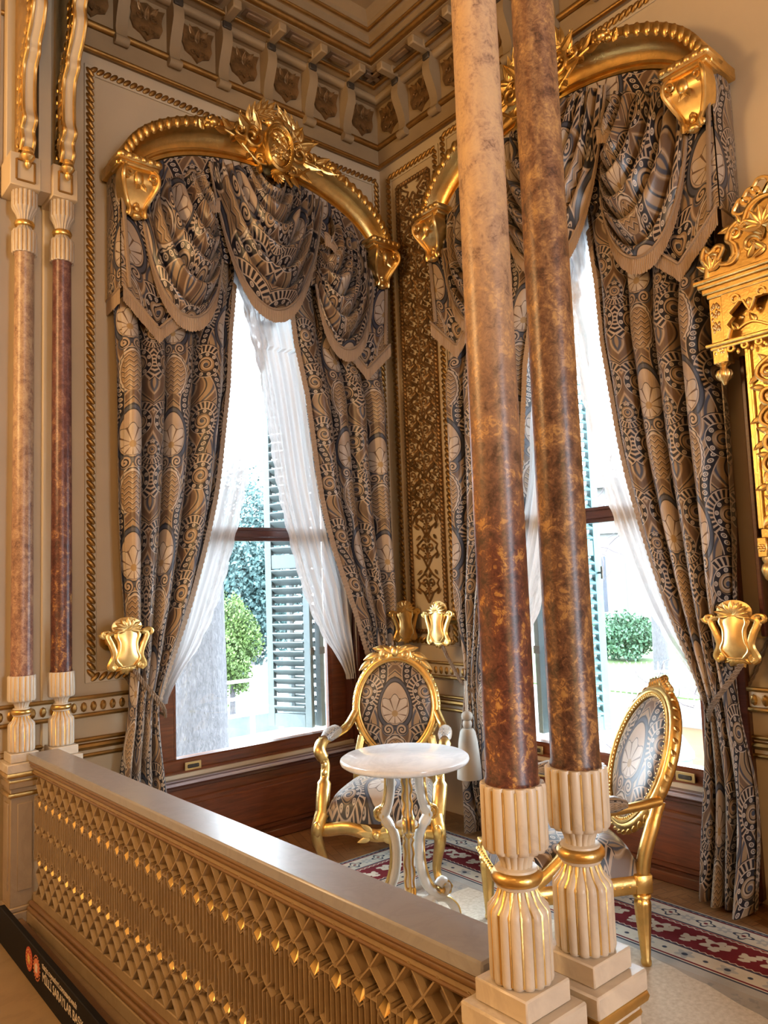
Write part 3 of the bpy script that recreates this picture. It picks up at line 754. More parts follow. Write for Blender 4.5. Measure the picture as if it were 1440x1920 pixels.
# ---------------- gilded pelmets ----------------
def ell_outer(a): return (.97*math.cos(a), 3.78+.53*math.sin(a))
def ell_inner(a): return (.845*math.cos(a), 3.68+.385*math.sin(a))
def pelmet():
    root = empty('gilded_pelmet', (WC_A, 0, 0)); tag(root, 'arched gilt window pelmet with oval medallion above the left window', 'pelmet', 'gilded pelmets over the windows')
    N = 64; a0 = .09
    prof = [(1.0, .03), (1.0, .25), (.93, .265), (.80, .265), (.74, .245), (.70, .215), (.62, .185), (.5, .165), (.40, .16), (.36, .175), (.31, .175), (.29, .16), (.25, .16), (.23, .172), (.18, .172), (.16, .155), (.0, .15), (.0, .03)]
    def fn(u, v):
        a = a0+(PI-2*a0)*u; i = v*(len(prof)-1); k = min(int(i), len(prof)-2); t = i-k
        wq = prof[k][0]+(prof[k+1][0]-prof[k][0])*t; d = prof[k][1]+(prof[k+1][1]-prof[k][1])*t
        o, n_ = ell_outer(a), ell_inner(a)
        return (n_[0]+(o[0]-n_[0])*wq, -d, n_[1]+(o[1]-n_[1])*wq)
    mb = MB(); mb.grid(fn, N, len(prof)-1)
    for sx in (-1, 1): a, b = sorted((sx*.985, sx*.80)); mb.box(a, b, -.26, -.03, 3.78, 3.84, .005)
    mb.build('arch', GOLD, root)
    # gadrooned edge: leaf lumps along the outer rim
    g = MB(); n = 38
    for i in range(n):
        a = .12+(PI-.24)*(i+.5)/n; o = ell_outer(a); q = ell_inner(a)
        dx, dz = o[0]-q[0], o[1]-q[1]; L = math.hypot(dx, dz); dx /= L; dz /= L
        cx, cz = o[0]-dx*.032, o[1]-dz*.032
        M = Matrix(((dx, 0, -dz), (0, 1, 0), (dz, 0, dx)))
        M = M @ Matrix.Rotation(.45 if o[0] < 0 else -.45, 3, 'Y')
        g.ell((cx, -.26, cz), (.038, .016, .021), 8, 6, M)
    g.tube([(ell_outer(.1+(PI-.2)*i/50)[0]*.995, -.262, ell_outer(.1+(PI-.2)*i/50)[1]-.055) for i in range(51)], .006, 6)
    g.build('gadrooned_rim', GOLD, root)
    # consoles
    for sx in (-1, 1):
        c = MB(); cx = sx*.87
        c.box(cx-.125, cx+.125, -.315, -.16, 3.797, 3.84, .012); c.box(cx-.108, cx+.108, -.30, -.16, 3.772, 3.798, .006)
        for i in range(6): c.ell((cx-.1+.04*i, -.313, 3.818), (.018, .01, .017), 8, 6)
        con = c.build('console', GOLD_BRIGHT, root)
        s = MB(); W = table([(0, .09), (.12, .104), (.3, .108), (.5, .088), (.75, .055), (.9, .045), (1, .05)]); D = table([(0, .285), (.12, .305), (.3, .30), (.5, .265), (.75, .235), (.9, .245), (1, .235)])
        def cf(u, v):
            q = (u-.5)*2; z = 3.772-.255*v; w_ = W(v); d = D(v)
            rim = .016 if abs(q) > .72 else 0
            return (cx+q*w_, -(d+rim-.006*(1-q*q)*0), z)
        s.grid(cf, 20, 26)
        def side(q):
            def f(u, v): z = 3.772-.255*v; w_ = W(v); d = D(v)+.016; return (cx+q*w_, -(d-.09+.09*u), z)
            return f
        s.grid(side(-1), 4, 26); s.grid(side(1), 4, 26)
        s.build('scroll', GOLD_BRIGHT, con)
        k = MB()
        k.ell((cx-.01, -.30, 3.71), (.03, .022, .04), 10, 8)
        for (px, pz, an, L, wd) in ((0, 3.69, -PI/2-.5, .06, .018), (0, 3.69, -PI/2+.5, .06, .018), (0, 3.60, -PI/2, .05, .016)):
            leaf(k, (cx+px, pz), an, L, wd, -(.30 if pz > 3.65 else .25), .5, -.3 if pz < 3.67 else .2)
        for q in (-1, 1):
            k.tube(spiral(cx+q*.066, 3.722, .03, .008, -PI/2, q*1.3, 14, -.315), .008, 6)
            k.tube(spiral(cx+q*.042, 3.535, .02, .006, PI/2, q*1.2, 12, -.25), .009, 6)
            k.tube([(cx+q*W(i/16)*.9, -(D(i/16)+.018), 3.772-.255*i/16) for i in range(17)], .010, 7)
        k.ell((cx, -.24, 3.522), (.03, .028, .02), 8, 6); k.ell((cx, -.245, 3.565), (.018, .014, .02), 8, 6)
        k.build('acanthus', GOLD_BRIGHT, con)
    # medallion
    cz = 4.19; y0 = -.285
    M = Matrix.Translation((.015, 0, cz)) @ Matrix(((.098, 0, 0, 0), (0, 1, 0, 0), (0, 0, .148, 0), (0, 0, 0, 1)))
    md = MB(); pr = [(0.02, -.315), (.3, -.315), (.55, -.305), (.72, -.295), (.80, -.30), (.86, -.325), (.96, -.335), (1.05, -.325), (1.08, -.29), (1.05, -.22), (.9, -.18)]
    md.grid(lambda u, v: (pr[min(int(v*10+.5), 10)][0]*math.cos(2*PI*u), pr[min(int(v*10+.5), 10)][1], pr[min(int(v*10+.5), 10)][0]*math.sin(2*PI*u)), 40, 10); md.xf(M)
    med = md.build('medallion', GOLD, root)
    b = MB()
    for i in range(46):
        a = 2*PI*i/46; b.ell((.015+.083*math.cos(a), -.318, cz+.126*math.sin(a)), (.0055, .006, .0055), 6, 4)
    b.build('beaded_rim', GOLD_BRIGHT, med)
    rnd = random.Random(3); r = MB()
    for i in range(26):
        a = rnd.uniform(0, 2*PI); q = rnd.uniform(0, .75); leaf(r, (.015+.07*q*math.cos(a), cz+.1*q*math.sin(a)), rnd.uniform(0, 2*PI), .05, .013, -.318, .6, -.1)
    for i in range(10): r.ell((.015+rnd.uniform(-.04, .04), -.32, cz+rnd.uniform(-.07, .07)), (.012, .014, .014), 6, 5)
    r.build('relief_bouquet', GOLD_BRIGHT, med)
    # scrollwork round it
    for sx in (-1, 1):
        sc_ = MB()
        for (cx, cz_, R, a, tn, rr) in ((.17, 4.22, .07, PI*.9, 1.4, .014), (.155, 4.26, .045, -.3, 1.2, .01), (.12, 4.09, .04, PI*.6, -1.2, .011), (.25, 4.235, .05, PI*.8, 1.3, .011), (.09, 4.36, .035, -.6, 1.2, .009)):
            sc_.tube(spiral(.015+sx*cx, cz_, R, .008, a if sx > 0 else PI-a, sx*tn, 20, -.275), [rr*(1-.4*i/20) for i in range(21)], 8)
        sc_.tube(bez([(.015+sx*.08, -.28, 4.07), (.015+sx*.2, -.28, 4.04), (.015+sx*.22, -.28, 4.2), (.015+sx*.38, -.27, 4.2)], 14), .01, 8)
        for (px, pz, an, L, wd) in ((.10, 4.29, .9, .13, .03), (.16, 4.28, .3, .14, .032), (.19, 4.19, -.3, .14, .03), (.16, 4.13, -.9, .12, .028), (.30, 4.22, .35, .1, .024), (.33, 4.2, -.35, .12, .024), (.11, 4.07, -1.2, .1, .024), (.28, 4.19, -.9, .09, .02), (.22, 4.25, 1.1, .1, .022)):
            leaf(sc_, (.015+sx*px, pz), an if sx > 0 else PI-an, L, wd, -.272, .5, .35)
        for q in range(5): leaf(sc_, (.015+sx*.40+sx*.022*q, 4.20-.012*q), (PI/2-.7*sx)+sx*(-.5)*(q % 3-1), .06, .018, -.27, .5, .3)
        sc_.ell((.015+sx*.43, -.285, 4.215), (.028, .022, .028), 8, 6); sc_.ell((.015+sx*.47, -.28, 4.18), (.02, .02, .02), 8, 6)
        for q in range(6): sc_.ell((.015+sx*(.43+.03*math.cos(q*PI/3)), -.28, 4.215+.03*math.sin(q*PI/3)), (.014, .012, .014), 6, 5)
        sc_.build('scrollwork', GOLD, root)
    bt = MB()
    for k in range(9): leaf(bt, (.015, 4.045), -PI/2+(k-4)*.33, .085-.008*abs(k-4), .018, -.27, .6, .3)
    bt.ell((.015, -.285, 4.05), (.02, .02, .02), 8, 6); bt.tube([(.06, -.27, 4.06), (.13, -.27, 3.99)], .009, 6)
    bt.build('palm_drop', GOLD, root)
    tp = MB(); tp.ell((.03, -.28, 4.365), (.045, .03, .035), 10, 8); tp.ell((-.03, -.28, 4.35), (.035, .028, .03), 10, 8)
    for q in range(5): tp.ell((.015+.018*(q-2), -.275, 4.415+.01*(q % 2)), (.014, .014, .014), 6, 5)
    tp.build('shell_knot', GOLD_BRIGHT, root)
    for sx in (-1, 1):
        lr = MB(); st = [(.015+sx*.215*math.cos(a_), -.275, 4.20+.225*math.sin(a_)) for a_ in [.5+.85*j/14 for j in range(15)]]; lr.tube(st, .006, 6)
        for i in range(0, 15, 3):
            p = st[i]; an = .5+.85*i/14+PI/2; an = an if sx > 0 else PI-an
            for off in (.6, -.55, .05): leaf(lr, (p[0], p[2]), an+off, .10 if off != .05 else .08, .021, -.277, .5, .25 if off > 0 else .1)
        lr.build('laurel_spray', GOLD_BRIGHT, root)
    return root
pel = pelmet()
pelB = copy_tree(pel); pelB.location = (0, WC_B, 0); pelB.rotation_euler = (0, 0, -PI/2)
pelB['label'] = 'arched gilt window pelmet above the right window, half hidden by the columns'
# ---------------- drapes ----------------
def rev(f): return f
def ext_scale(z): return z
OUT = table([(0.0, .90), (.5, .945), (.85, .90), (1.12, .895), (1.35, .92), (1.9, .94), (2.6, .945), (3.75, .95)])
INN = table([(0.0, .63), (.5, .70), (.86, .735), (.97, .715), (1.2, .635), (1.5, .525), (1.8, .43), (2.1, .36), (2.5, .305), (2.77, .27), (3.2, .215), (3.75, .17)])
def drape(sx, seed):
    zt, zb = 3.6, .012; ph0 = seed*1.3; NP = 4.2; W = 1.3
    def P(u, v):
        z = zt+(zb-zt)*v; so, si = OUT(z), INN(z); wd = so-si
        tight = math.exp(-((z-.93)/.35)**2)
        ph = NP*2*PI*u+ph0+.35*math.sin(3*v*2+u*4+seed)+.5*math.sin(5*u+seed*2)
        c = math.cos(ph); r = 2*math.sqrt(max(0, (1+c)/2))-1
        amp = (.11-.045*tight)*(1-.5*min(1, max(0, (z-2.7)/.35)))*(.75+.25*math.sin(2.2*u*PI+seed))*(0.55+.45*min(1, wd/.35))
        edge = min(1, u/.06, (1-u)/.05)
        lean = .35*(wd/NP)*math.sin(ph)*(.6 if edge >= 1 else .2)
        s = si+wd*u+lean*.55
        bow = .05*tight*math.sin(PI*u)
        belly = .02*math.exp(-((z-1.35)/.3)**2)
        d = .15-.045*min(1, max(0, (z-2.7)/.35))+amp*r*edge+bow+belly
        if z < .25: d += .03*math.sin(ph*.5+1)*(1-z/.25)
        return (sx*s, -d, z)
    mb = MB(); mb.grid(P, 110, 120, uvf=lambda u, v: (u*W+seed*.13, (zt+(zb-zt)*v)*1.0+.06*u))
    return mb, P
def fringe_along(pts, lens, parent, name='fringe', per=.0055, drop=(0, 0, -1), dd=0.0, header=.008, mat=None):
    # pts: list of points of the hem; hanging strands
    P = [Vector(p) for p in pts]; cum = [0]
    for i in range(1, len(P)): cum.append(cum[-1]+(P[i]-P[i-1]).length)
    n = max(8, int(cum[-1]/per)); V = []; U = []; dr = Vector(drop); rnd = random.Random(n); k = 0
    out = Vector((0, -1, 0))
    for i in range(n+1):
        L = cum[-1]*i/n
        while k < len(P)-2 and cum[k+1] < L: k += 1
        t = (L-cum[k])/max(1e-9, cum[k+1]-cum[k]); p = P[k].lerp(P[k+1], t); ln = lens(i/n) if callable(lens) else lens
        j = (.004 if i % 2 else 0)+dd
        for q in range(4):
            f = q/3; e = rnd.uniform(-.004, .006) if q == 3 else 0
            V.append(p+dr*(ln*f+e)+out*(j*(1 if q else .5)+.004)); U.append((L, f*ln))
    F = [(i*4+q, (i+1)*4+q, (i+1)*4+q+1, i*4+q+1) for i in range(n) for q in range(3)]
    mb = MB(); mb.add(V, F, U); o = mb.build(name, mat or FRINGE, parent, 0)
    h = MB().tube([p+out*.006 for p in P], header, 6); h.build('fringe_heading', FRINGE, o)
    return o
DR = []
def make_drape(sx, seed, label):
    root = empty('window_curtain', (WC_A, 0, 0)); tag(root, label, 'curtain', 'patterned window curtains')
    mb, P = drape(sx, seed); mb.build('drape', DAMASK, root, 0)
    pts = [P(0.004, .08+.87*i/120) for i in range(121)]
    # leading-edge fringe lies flat on the inner edge, towards the window
    n = 240; V = []; U = []
    for i in range(n+1):
        p = Vector(P(.0, .07+.68*i/n)); j = .003 if i % 2 else 0
        V += [p+Vector((sx*.012, -.012-j, 0)), p+Vector((-sx*(.016+.003*(i % 3)), -.004-j, -.012))]; U += [(i*.012, 0), (i*.012, .02)]
    f = MB(); f.add(V, [(2*i, 2*i+1, 2*i+3, 2*i+2) for i in range(n)], U); f.build('edge_fringe', FRINGE, root, 0)
    return root
dL = make_drape(-1, 1.0, 'paisley curtain on the left side of the left window'); dR = make_drape(1, 2.3, 'paisley curtain on the corner side of the left window')
dBL = copy_tree(dL); dBR = copy_tree(dR)
for o in (dBL, dBR): o.location = (0, WC_B, 0); o.rotation_euler = (0, 0, -PI/2)
dBL.scale = (.90, 1, 1); dBR.scale = (.925, 1, 1)
dBL['label'] = 'paisley curtain on the corner side of the right window, behind the tassel'; dBR['label'] = 'paisley curtain at the right window, beside the gilt mirror'
# ---------------- sheers ----------------
S_IN = table([(.88, .62), (1.0, .555), (1.17, .43), (1.43, .305), (1.8, .19), (2.14, .105), (2.5, .05), (2.85, -.01), (3.2, -.10), (3.6, -.2)])
def sheer(sx, seed, label, d0):
    root = empty('sheer_curtain', (WC_A, 0, 0)); tag(root, label, 'sheer curtain', 'white lace sheers')
    zt, zb = 3.55, .86
    def P(u, v):
        z = zt+(zb-zt)*v; so = min(.70, INN(z)+.16+.1*(z > 3)); si = S_IN(z)
        si -= .014*abs(math.sin(v*58))*min(1, (1-v)*6)*(1 if u > .99 else 0)
        so = max(so, si+.03)
        g = .011*math.sin(u*34+seed+2*math.sin(v*4))+.008*math.sin(u*71+seed*3)
        d = d0+g*(1-.6*(u > .9))-.035*v*v
        return (sx*(so+(si-so)*u), -d, z)
    MB().grid(P, 90, 90).build('lace', SHEER, root, 0)
    return root
sL = sheer(-1, .5, 'white lace sheer on the left half of the left window', .045); sR = sheer(1, 2.0, 'white lace sheer on the corner half of the left window', .06)
sBL = copy_tree(sL); sBR = copy_tree(sR)
for o in (sBL, sBR): o.location = (0, WC_B, 0); o.rotation_euler = (0, 0, -PI/2)
sBL['label'] = 'white lace sheer seen between the two red columns'; sBR['label'] = 'white lace sheer on the mirror side of the right window'
# ---------------- swagged valance ----------------
def valance():
    root = empty('swag_valance', (WC_A, 0, 0)); tag(root, 'swagged and fringed paisley valance under the left gilt pelmet', 'valance', 'swag valances')
    def arch_z(s): return 3.68+.385*math.sqrt(max(0, 1-(s/.845)**2))+.03 if abs(s) < .845 else 3.78
    # flat ground behind
    back = MB(); back.grid(lambda u, v: (-.93+1.86*u, -.185, (max(arch_z(-.93+1.86*u), 3.74))*(1-v)+3.42*v), 60, 10, uvf=lambda u, v: (u*1.86+.05, 3.9-.6*v)); back.build('backing', DAMASK_SWAG, root, 0)
    # tails: pointed hem panels at both sides, with the return to the wall
    for sx in (-1, 1):
        hem = table([(.25, 3.16), (.52, 3.12), (.735, 2.93), (.94, 3.12)])
        def hz(s): 
            if s >= .735: return 2.93+(s-.735)/(.94-.735)*.20
            return 2.93+(.735-s)*.97
        t = MB(); t.grid(lambda u, v: (sx*(.48+.46*u), -(.178+.03*u+.010*math.sin(u*9+1)*v), 3.8*(1-v)+hz(.48+.46*u)*v), 30, 24, uvf=lambda u, v: (u*.5+.3, -v*.85))
        t.build('tail', DAMASK_SWAG, root, 0)
        r = MB(); r.grid(lambda u, v: (sx*(.945+.015*math.sin(PI*u)), -.20+.195*u, 3.8*(1-v)+(3.12-.02*u)*v), 10, 14, uvf=lambda u, v: (u*.25+.8, -v*.75))
        r.build('return', DAMASK_SWAG, root, 0)
        hp = [(sx*(.45+.49*i/40), -(.193+.025*i/40), hz(.45+.49*i/40)) for i in range(41)]
        fringe_along(hp, .085, root)
        fringe_along([(sx*.95, -.205+.2*i/12, 3.12-.02*i/12) for i in range(13)], .085, root)
        # straight braid down the outer fold
        fringe_along([(sx*(.94-.002*i), -.212, 3.72-.6*i/20) for i in range(21)], .02, root, 'braid', header=.012)
    def swag(B0a, B1a, B2a, B3a, B0b, B1b, B2b, B3b, d0, bulge, nf, amp, name, seed, ripb=1.0):
        def P(u, t):
            def L(a, b): return (a[0]+(b[0]-a[0])*t, a[1]+(b[1]-a[1])*t)
            p0, p1, p2, p3 = L(B0a, B0b), L(B1a, B1b), L(B2a, B2b), L(B3a, B3b); k = 1-u
            s = k**3*p0[0]+3*k*k*u*p1[0]+3*k*u*u*p2[0]+u**3*p3[0]; z = k**3*p0[1]+3*k*k*u*p1[1]+3*k*u*u*p2[1]+u**3*p3[1]
            ph = 2*PI*nf*t+.5*math.sin(u*5+seed)+.9*math.sin(t*7+seed)*.4
            r = 2*max(0, (1+math.cos(ph))/2)**.38-1
            mid = math.sin(PI*u)
            fade = min(1, (1-t)/.13)
            rip = amp*r*(.35+.65*mid**.6)*fade
            d = d0+bulge*mid*math.sin(PI*min(1, t*.8+.15))+rip
            return (s, -d, z+rip*.5*mid)
        mb = MB(); mb.grid(P, 56, 110, uvf=lambda u, t: (u*.9+seed*.17, -t*1.15)); mb.build(name, DAMASK_SWAG, root, 0)
        return P
    for sx in (-1, 1):
        P = swag((sx*.46, 3.94), (sx*.45, 3.72), (sx*.42, 3.70), (sx*.375, 3.70), (sx*.84, 3.72), (sx*.80, 2.86), (sx*.40, 2.82), (sx*.335, 3.42), .20, .085, 5.2, .056, 'side_swag', sx*.7+1)
        hem = [P(i/60, .985) for i in range(61)]
        fringe_along(hem, lambda q: .03+.055*min(1, q*2.5)-.05*max(0, (q-.8)/.2), root)
    P = swag((-.10, 4.07), (-.06, 3.85), (.06, 3.85), (.10, 4.07), (-.415, 4.0), (-.27, 2.90), (.27, 2.90), (.415, 4.0), .21, .09, 5.6, .056, 'centre_swag', .4)
    hem = [P(i/90, .985) for i in range(91)]
    fringe_along(hem, lambda q: .028+.055*min(1, max(0, min(q, 1-q)-.12)*3.5), root)
    # little fringed horns at the junctions
    for sx in (-1, 1):
        h = [(sx*(.375+.105*(1-math.cos(PI*.5*i/16))), -.262-.01*math.sin(PI*i/16), 3.76-.09*(i/16)**2.2) for i in range(17)]
        fringe_along(h, lambda q: .085-.03*q, root, 'horn_fringe')
    return root
val = valance()
valB = copy_tree(val); valB.location = (0, WC_B, 0); valB.rotation_euler = (0, 0, -PI/2); valB['label'] = 'swagged and fringed paisley valance at the right window, crossed by the columns'
# ---------------- tieback holders and cords ----------------
def holder():
    root = empty('tieback_holder', (0, 0, 0)); tag(root, 'gilt cartouche curtain holder on the wall left of the left window', 'curtain holder', 'gilded curtain holders')
    a = MB(); a.tube([(0, -.001, 1.23), (0, -.06, 1.23), (0, -.24, 1.23)], [.03, .018, .018], 12); a.tube([(0, -.0005, 1.23), (0, -.02, 1.23)], .05, 18)
    a.build('wall_arm', GOLD, root)
    SX = Matrix.Translation((0, -.07, 0)) @ Matrix.Diagonal((1.35, 1, 1, 1))
    W = table([(0, .045), (.15, .052), (.35, .04), (.6, .043), (.8, .055), (1, .03)])
    s = MB(); s.grid(lambda u, v: ((u-.5)*2*W(v), -.20-.018*math.cos((u-.5)*PI)-.01*math.sin(v*PI), 1.30-.19*v), 16, 20)
    s.grid(lambda u, v: ((u-.5)*2*W(v), -.175, 1.30-.19*v), 4, 10); s.tube([(W(i/18)*.8, -.216, 1.295-.18*i/18) for i in range(19)]+[(-W(i/18)*.8, -.216, 1.295-.18*i/18) for i in range(18, -1, -1)], .004, 6, closed=True, up=(0, 1, 0)); s.xf(SX); s.build('shield', GOLD_BRIGHT, root)
    d = MB()
    for i in range(9):
        an = PI*(i/8)*1.15-.23; leaf(d, (0, 1.30), an, .06, .013, -.214, .7, .05)
    d.grid(lambda u, v: (.058*v*math.cos(2*PI*u), -.195-.012*math.cos(v*PI/2), 1.312+.05*v*math.sin(2*PI*u)), 24, 5)
    d.xf(SX); d.build('shell_rosette', GOLD_BRIGHT, root)
    e = MB()
    for sx in (-1, 1):
        e.tube(smooth_path([(sx*.055, -.2, 1.285), (sx*.075, -.2, 1.27), (sx*.06, -.205, 1.22), (sx*.05, -.205, 1.17), (sx*.065, -.2, 1.12), (sx*.05, -.2, 1.10)], 5), [.008, .012, .015, .016, .014, .013]+[.012]*30 if False else .013, 8)
        e.tube(spiral(sx*.082, 1.282, .022, .006, PI, -sx*1.3, 14, -.2), .009, 8); e.tube(spiral(sx*.058, 1.115, .018, .006, PI/2, sx*1.2, 12, -.2), .009, 8)
    for k in range(5): leaf(e, (0, 1.125), -PI/2+(k-2)*.45, .055, .018, -.198, .7, -.1)
    e.xf(SX); e.build('scrolled_rim', GOLD, root)
    return root
def cord(sx):
    root = empty('rope_tieback', (WC_A, 0, 0)); c = MB()
    for k in (0, 1):
        o = .012*k
        p = smooth_path([(sx*.945, -.235, 1.235-o), (sx*(.935-o), -.262, 1.13), (sx*(.89-o), -.27, 1.05), (sx*(.82-o), -.275, .96), (sx*(.765-o), -.27, .885), (sx*(.725), -.222, .84-o), (sx*.705, -.15, .83), (sx*.74, -.045, .86), (sx*.84, -.02, 1.0), (sx*.93, -.03, 1.2), (sx*.945, -.16, 1.245)], 8)
        for h in (0, PI):
            q = []
            for i in range(len(p)*3-2):
                a_ = p[i//3]; b_ = p[min(i//3+1, len(p)-1)]; m_ = a_.lerp(b_, (i % 3)/3); t_ = (b_-a_).normalized() if (b_-a_).length > 1e-6 else Vector((0, 0, 1)); n1 = t_.orthogonal().normalized(); n2 = t_.cross(n1); q.append(m_+(n1*math.cos(i*.75+h)+n2*math.sin(i*.75+h))*.004)
            c.tube(q, .0045, 5)
    c.build('cord', CORD, root); return root
def tassel(parent, sx, s, y, zt):
    t = MB(); t.tube([(s, y, zt), (s, y, zt-.17)], .008, 8); t.ell((s, y, zt-.2), (.035, .035, .03), 12, 8); t.ell((s, y, zt-.245), (.028, .028, .03), 12, 8)
    k = t.build('tassel_head', TASSEL, parent)
    q = MB(); q.lathe([(.032, zt-.27), (.045, zt-.29), (.055, zt-.34), (.066, zt-.45), (.072, zt-.55), (.055, zt-.552)], 48, (s, y), lambda a, r, z: 1+.05*math.sin(24*a)); o = q.build('tassel_skirt', TASSEL, parent)
    return k
hp = holder(); hp.location = (WC_A-.945, 0, 0)
for (loc, rz, lb) in (((WC_A+.935, 0, 0), 0, 'gilt cartouche curtain holder on the corner side of the left window'), ((0, WC_B+.94, 0), -PI/2, 'gilt cartouche curtain holder on the corner side of the right window'), ((0, WC_B-.895, 0), -PI/2, 'gilt cartouche curtain holder beside the gilt mirror')):
    h = copy_tree(hp); h.location = loc; h.rotation_euler = (0, 0, rz); h['label'] = lb
for sx, B, lb, ts in ((-1, 0, 'twisted double cord tying back the left curtain of the left window', 0), (1, 0, 'twisted double cord tying back the corner-side curtain of the left window', 0), (-1, 1, 'twisted cord with a large cream tassel on the corner-side curtain of the right window', 1), (1, 1, 'twisted double cord tying back the curtain beside the gilt mirror', 2)):
    c = cord(sx); tag(c, lb, 'curtain tieback', 'curtain tiebacks')
    if ts == 1: tassel(c, sx, -.70, -.30, .90)
    if ts == 2: tassel(c, sx, .655, -.085, .72)
    if B: c.location = (0, WC_B, 0); c.rotation_euler = (0, 0, -PI/2)
# ---------------- marble columns ----------------
def flutes(n): 
    return lambda a, r, z: 1-.11*(1-abs(math.sin(n*a/2))**.7)
def column(name, label, loc, shaft_mat, ztop=3.205, plinth=True):
    root = empty(name, loc); tag(root, label, 'column', 'breccia columns of the balustrade')
    n = 16
    def drum(nm, pr, mat=MARBLE):
        mb = MB(); mb.lathe(pr, 96, (0, 0), flutes(n)); o = mb.build(nm, mat, root, 60)
        return o
    def gilt_lines(par, r, z0, z1, r1=None, z2=None):
        g = MB()
        for i in range(n):
            a = 2*PI*i/n; rr = r*.90
            pts = [(rr*math.cos(a), rr*math.sin(a), z0), (rr*math.cos(a), rr*math.sin(a), z1)]
            if r1: pts += [(((rr+r1)/2*.97)*math.cos(a), ((rr+r1)/2*.97)*math.sin(a), z1+(z2-z1)*.35), (r1*math.cos(a), r1*math.sin(a), z2)]
            g.tube(pts, [.0032]*len(pts), 5)
        g.build('gilt_fillet', GOLD, par)
    if plinth:
        MB().box(-.0625, .0625, -.0625, .0625, .715, .756, .003).build('plinth', MARBLE, root)
    b = drum('fluted_base', [(.052, .756), (.058, .758), (.060, .765), (.060, .875), (.058, .885), (.046, .898), (.037, .912), (.034, .922)]); gilt_lines(b, .060, .762, .882, .033, .92)
    MB().lathe([(.036, .92), (.04, .922), (.04, .928), (.036, .93)], 32).lathe([(.036, .95), (.04, .952), (.039, .956), (.034, .958)], 32).build('collar', MARBLE, root)
    MB().lathe([(.034, .926), (.044, .929), (.048, .935), (.049, .940), (.048, .945), (.044, .951), (.034, .954)], 40).build('gilt_ring', GOLD, root)
    d = drum('upper_drum', [(.030, .956), (.031, .966), (.038, .982), (.045, .988), (.060, .990), (.063, .997), (.063, 1.105), (.061, 1.11)]); gilt_lines(d, .063, .997, 1.104)
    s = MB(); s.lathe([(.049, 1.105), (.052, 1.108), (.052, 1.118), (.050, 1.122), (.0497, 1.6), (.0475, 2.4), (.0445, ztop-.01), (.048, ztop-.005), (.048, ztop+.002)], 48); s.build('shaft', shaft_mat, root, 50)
    q = drum('capital_drum', [(.058, 3.20), (.060, 3.205), (.060, 3.31), (.057, 3.318), (.04, 3.33), (.033, 3.345)]); gilt_lines(q, .06, 3.207, 3.31)
    MB().lathe([(.034, 3.342), (.045, 3.346), (.049, 3.357), (.045, 3.368), (.034, 3.372)], 36).build('gilt_ring', GOLD, root)
    e = drum('flared_capital', [(.033, 3.37), (.036, 3.388), (.045, 3.41), (.058, 3.43), (.062, 3.437), (.062, 3.53), (.06, 3.535)]); gilt_lines(e, .062, 3.44, 3.53)
    return root
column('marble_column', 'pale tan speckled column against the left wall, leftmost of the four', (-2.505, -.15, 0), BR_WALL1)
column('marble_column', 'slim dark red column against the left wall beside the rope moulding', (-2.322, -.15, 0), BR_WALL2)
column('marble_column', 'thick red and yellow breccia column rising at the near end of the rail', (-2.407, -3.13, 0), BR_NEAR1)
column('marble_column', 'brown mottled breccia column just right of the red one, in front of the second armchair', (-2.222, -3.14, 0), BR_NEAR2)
# ---------------- pedestals ----------------
def pedestal(label, loc, hx, hy, ext=0.0):
    root = empty('column_pedestal', loc); tag(root, label, 'pedestal', 'marble column pedestals')
    MB().box(-hx, hx, -hy, hy, .672, .714, .004).build('cap', MARBLE, root)
    g = MB()
    for z, o, r in ((.662, -.004, .013), (.632, -.014, .011), (.57, -.012, .011)):
        x, y = hx+o-.004, hy+o-.004
        g.tube([(-x, -y, z), (x, -y, z), (x, y, z), (-x, y, z)], r, 8, closed=True, up=(0, 0, 1))
    g.build('gilt_moulding', GOLD, root)
    b = MB(); b.box(-hx+.012, hx-.012, -hy+.012, hy-.012, .60, .673, .003); b.box(-hx+.02, hx-.02, -hy+.02, hy-.02, .07, .60, .003)
    b.box(-hx+.05, hx-.05, -hy+.014, hy-.014, .14, .53, .002); b.box(-hx+.014, hx-.014, -hy+.05, hy-.05, .14, .53, .002)
    b.build('die', MARBLE_OLD if loc[1] > -1 else MARBLE, root)
    f = MB(); f.box(-hx, hx, -hy, hy, .001, .05, .003); f.box(-hx+.01, hx-.01, -hy+.01, hy-.01, .05, .072, .005); f.build('foot', MARBLE_OLD, root)
    return root
pedestal('marble pedestal under the pale tan wall column at the far end of the rail', (-2.505, -.15, 0), .082, .085)
pedestal('marble pedestal under the slim dark red wall column', (-2.322, -.15, 0), .078, .085)
pedestal('marble pedestal with gold mouldings under the thick red column', (-2.407, -3.13, 0), .083, .083)
pedestal('marble pedestal with gold mouldings under the brown mottled column', (-2.222, -3.14, 0), .083, .083)
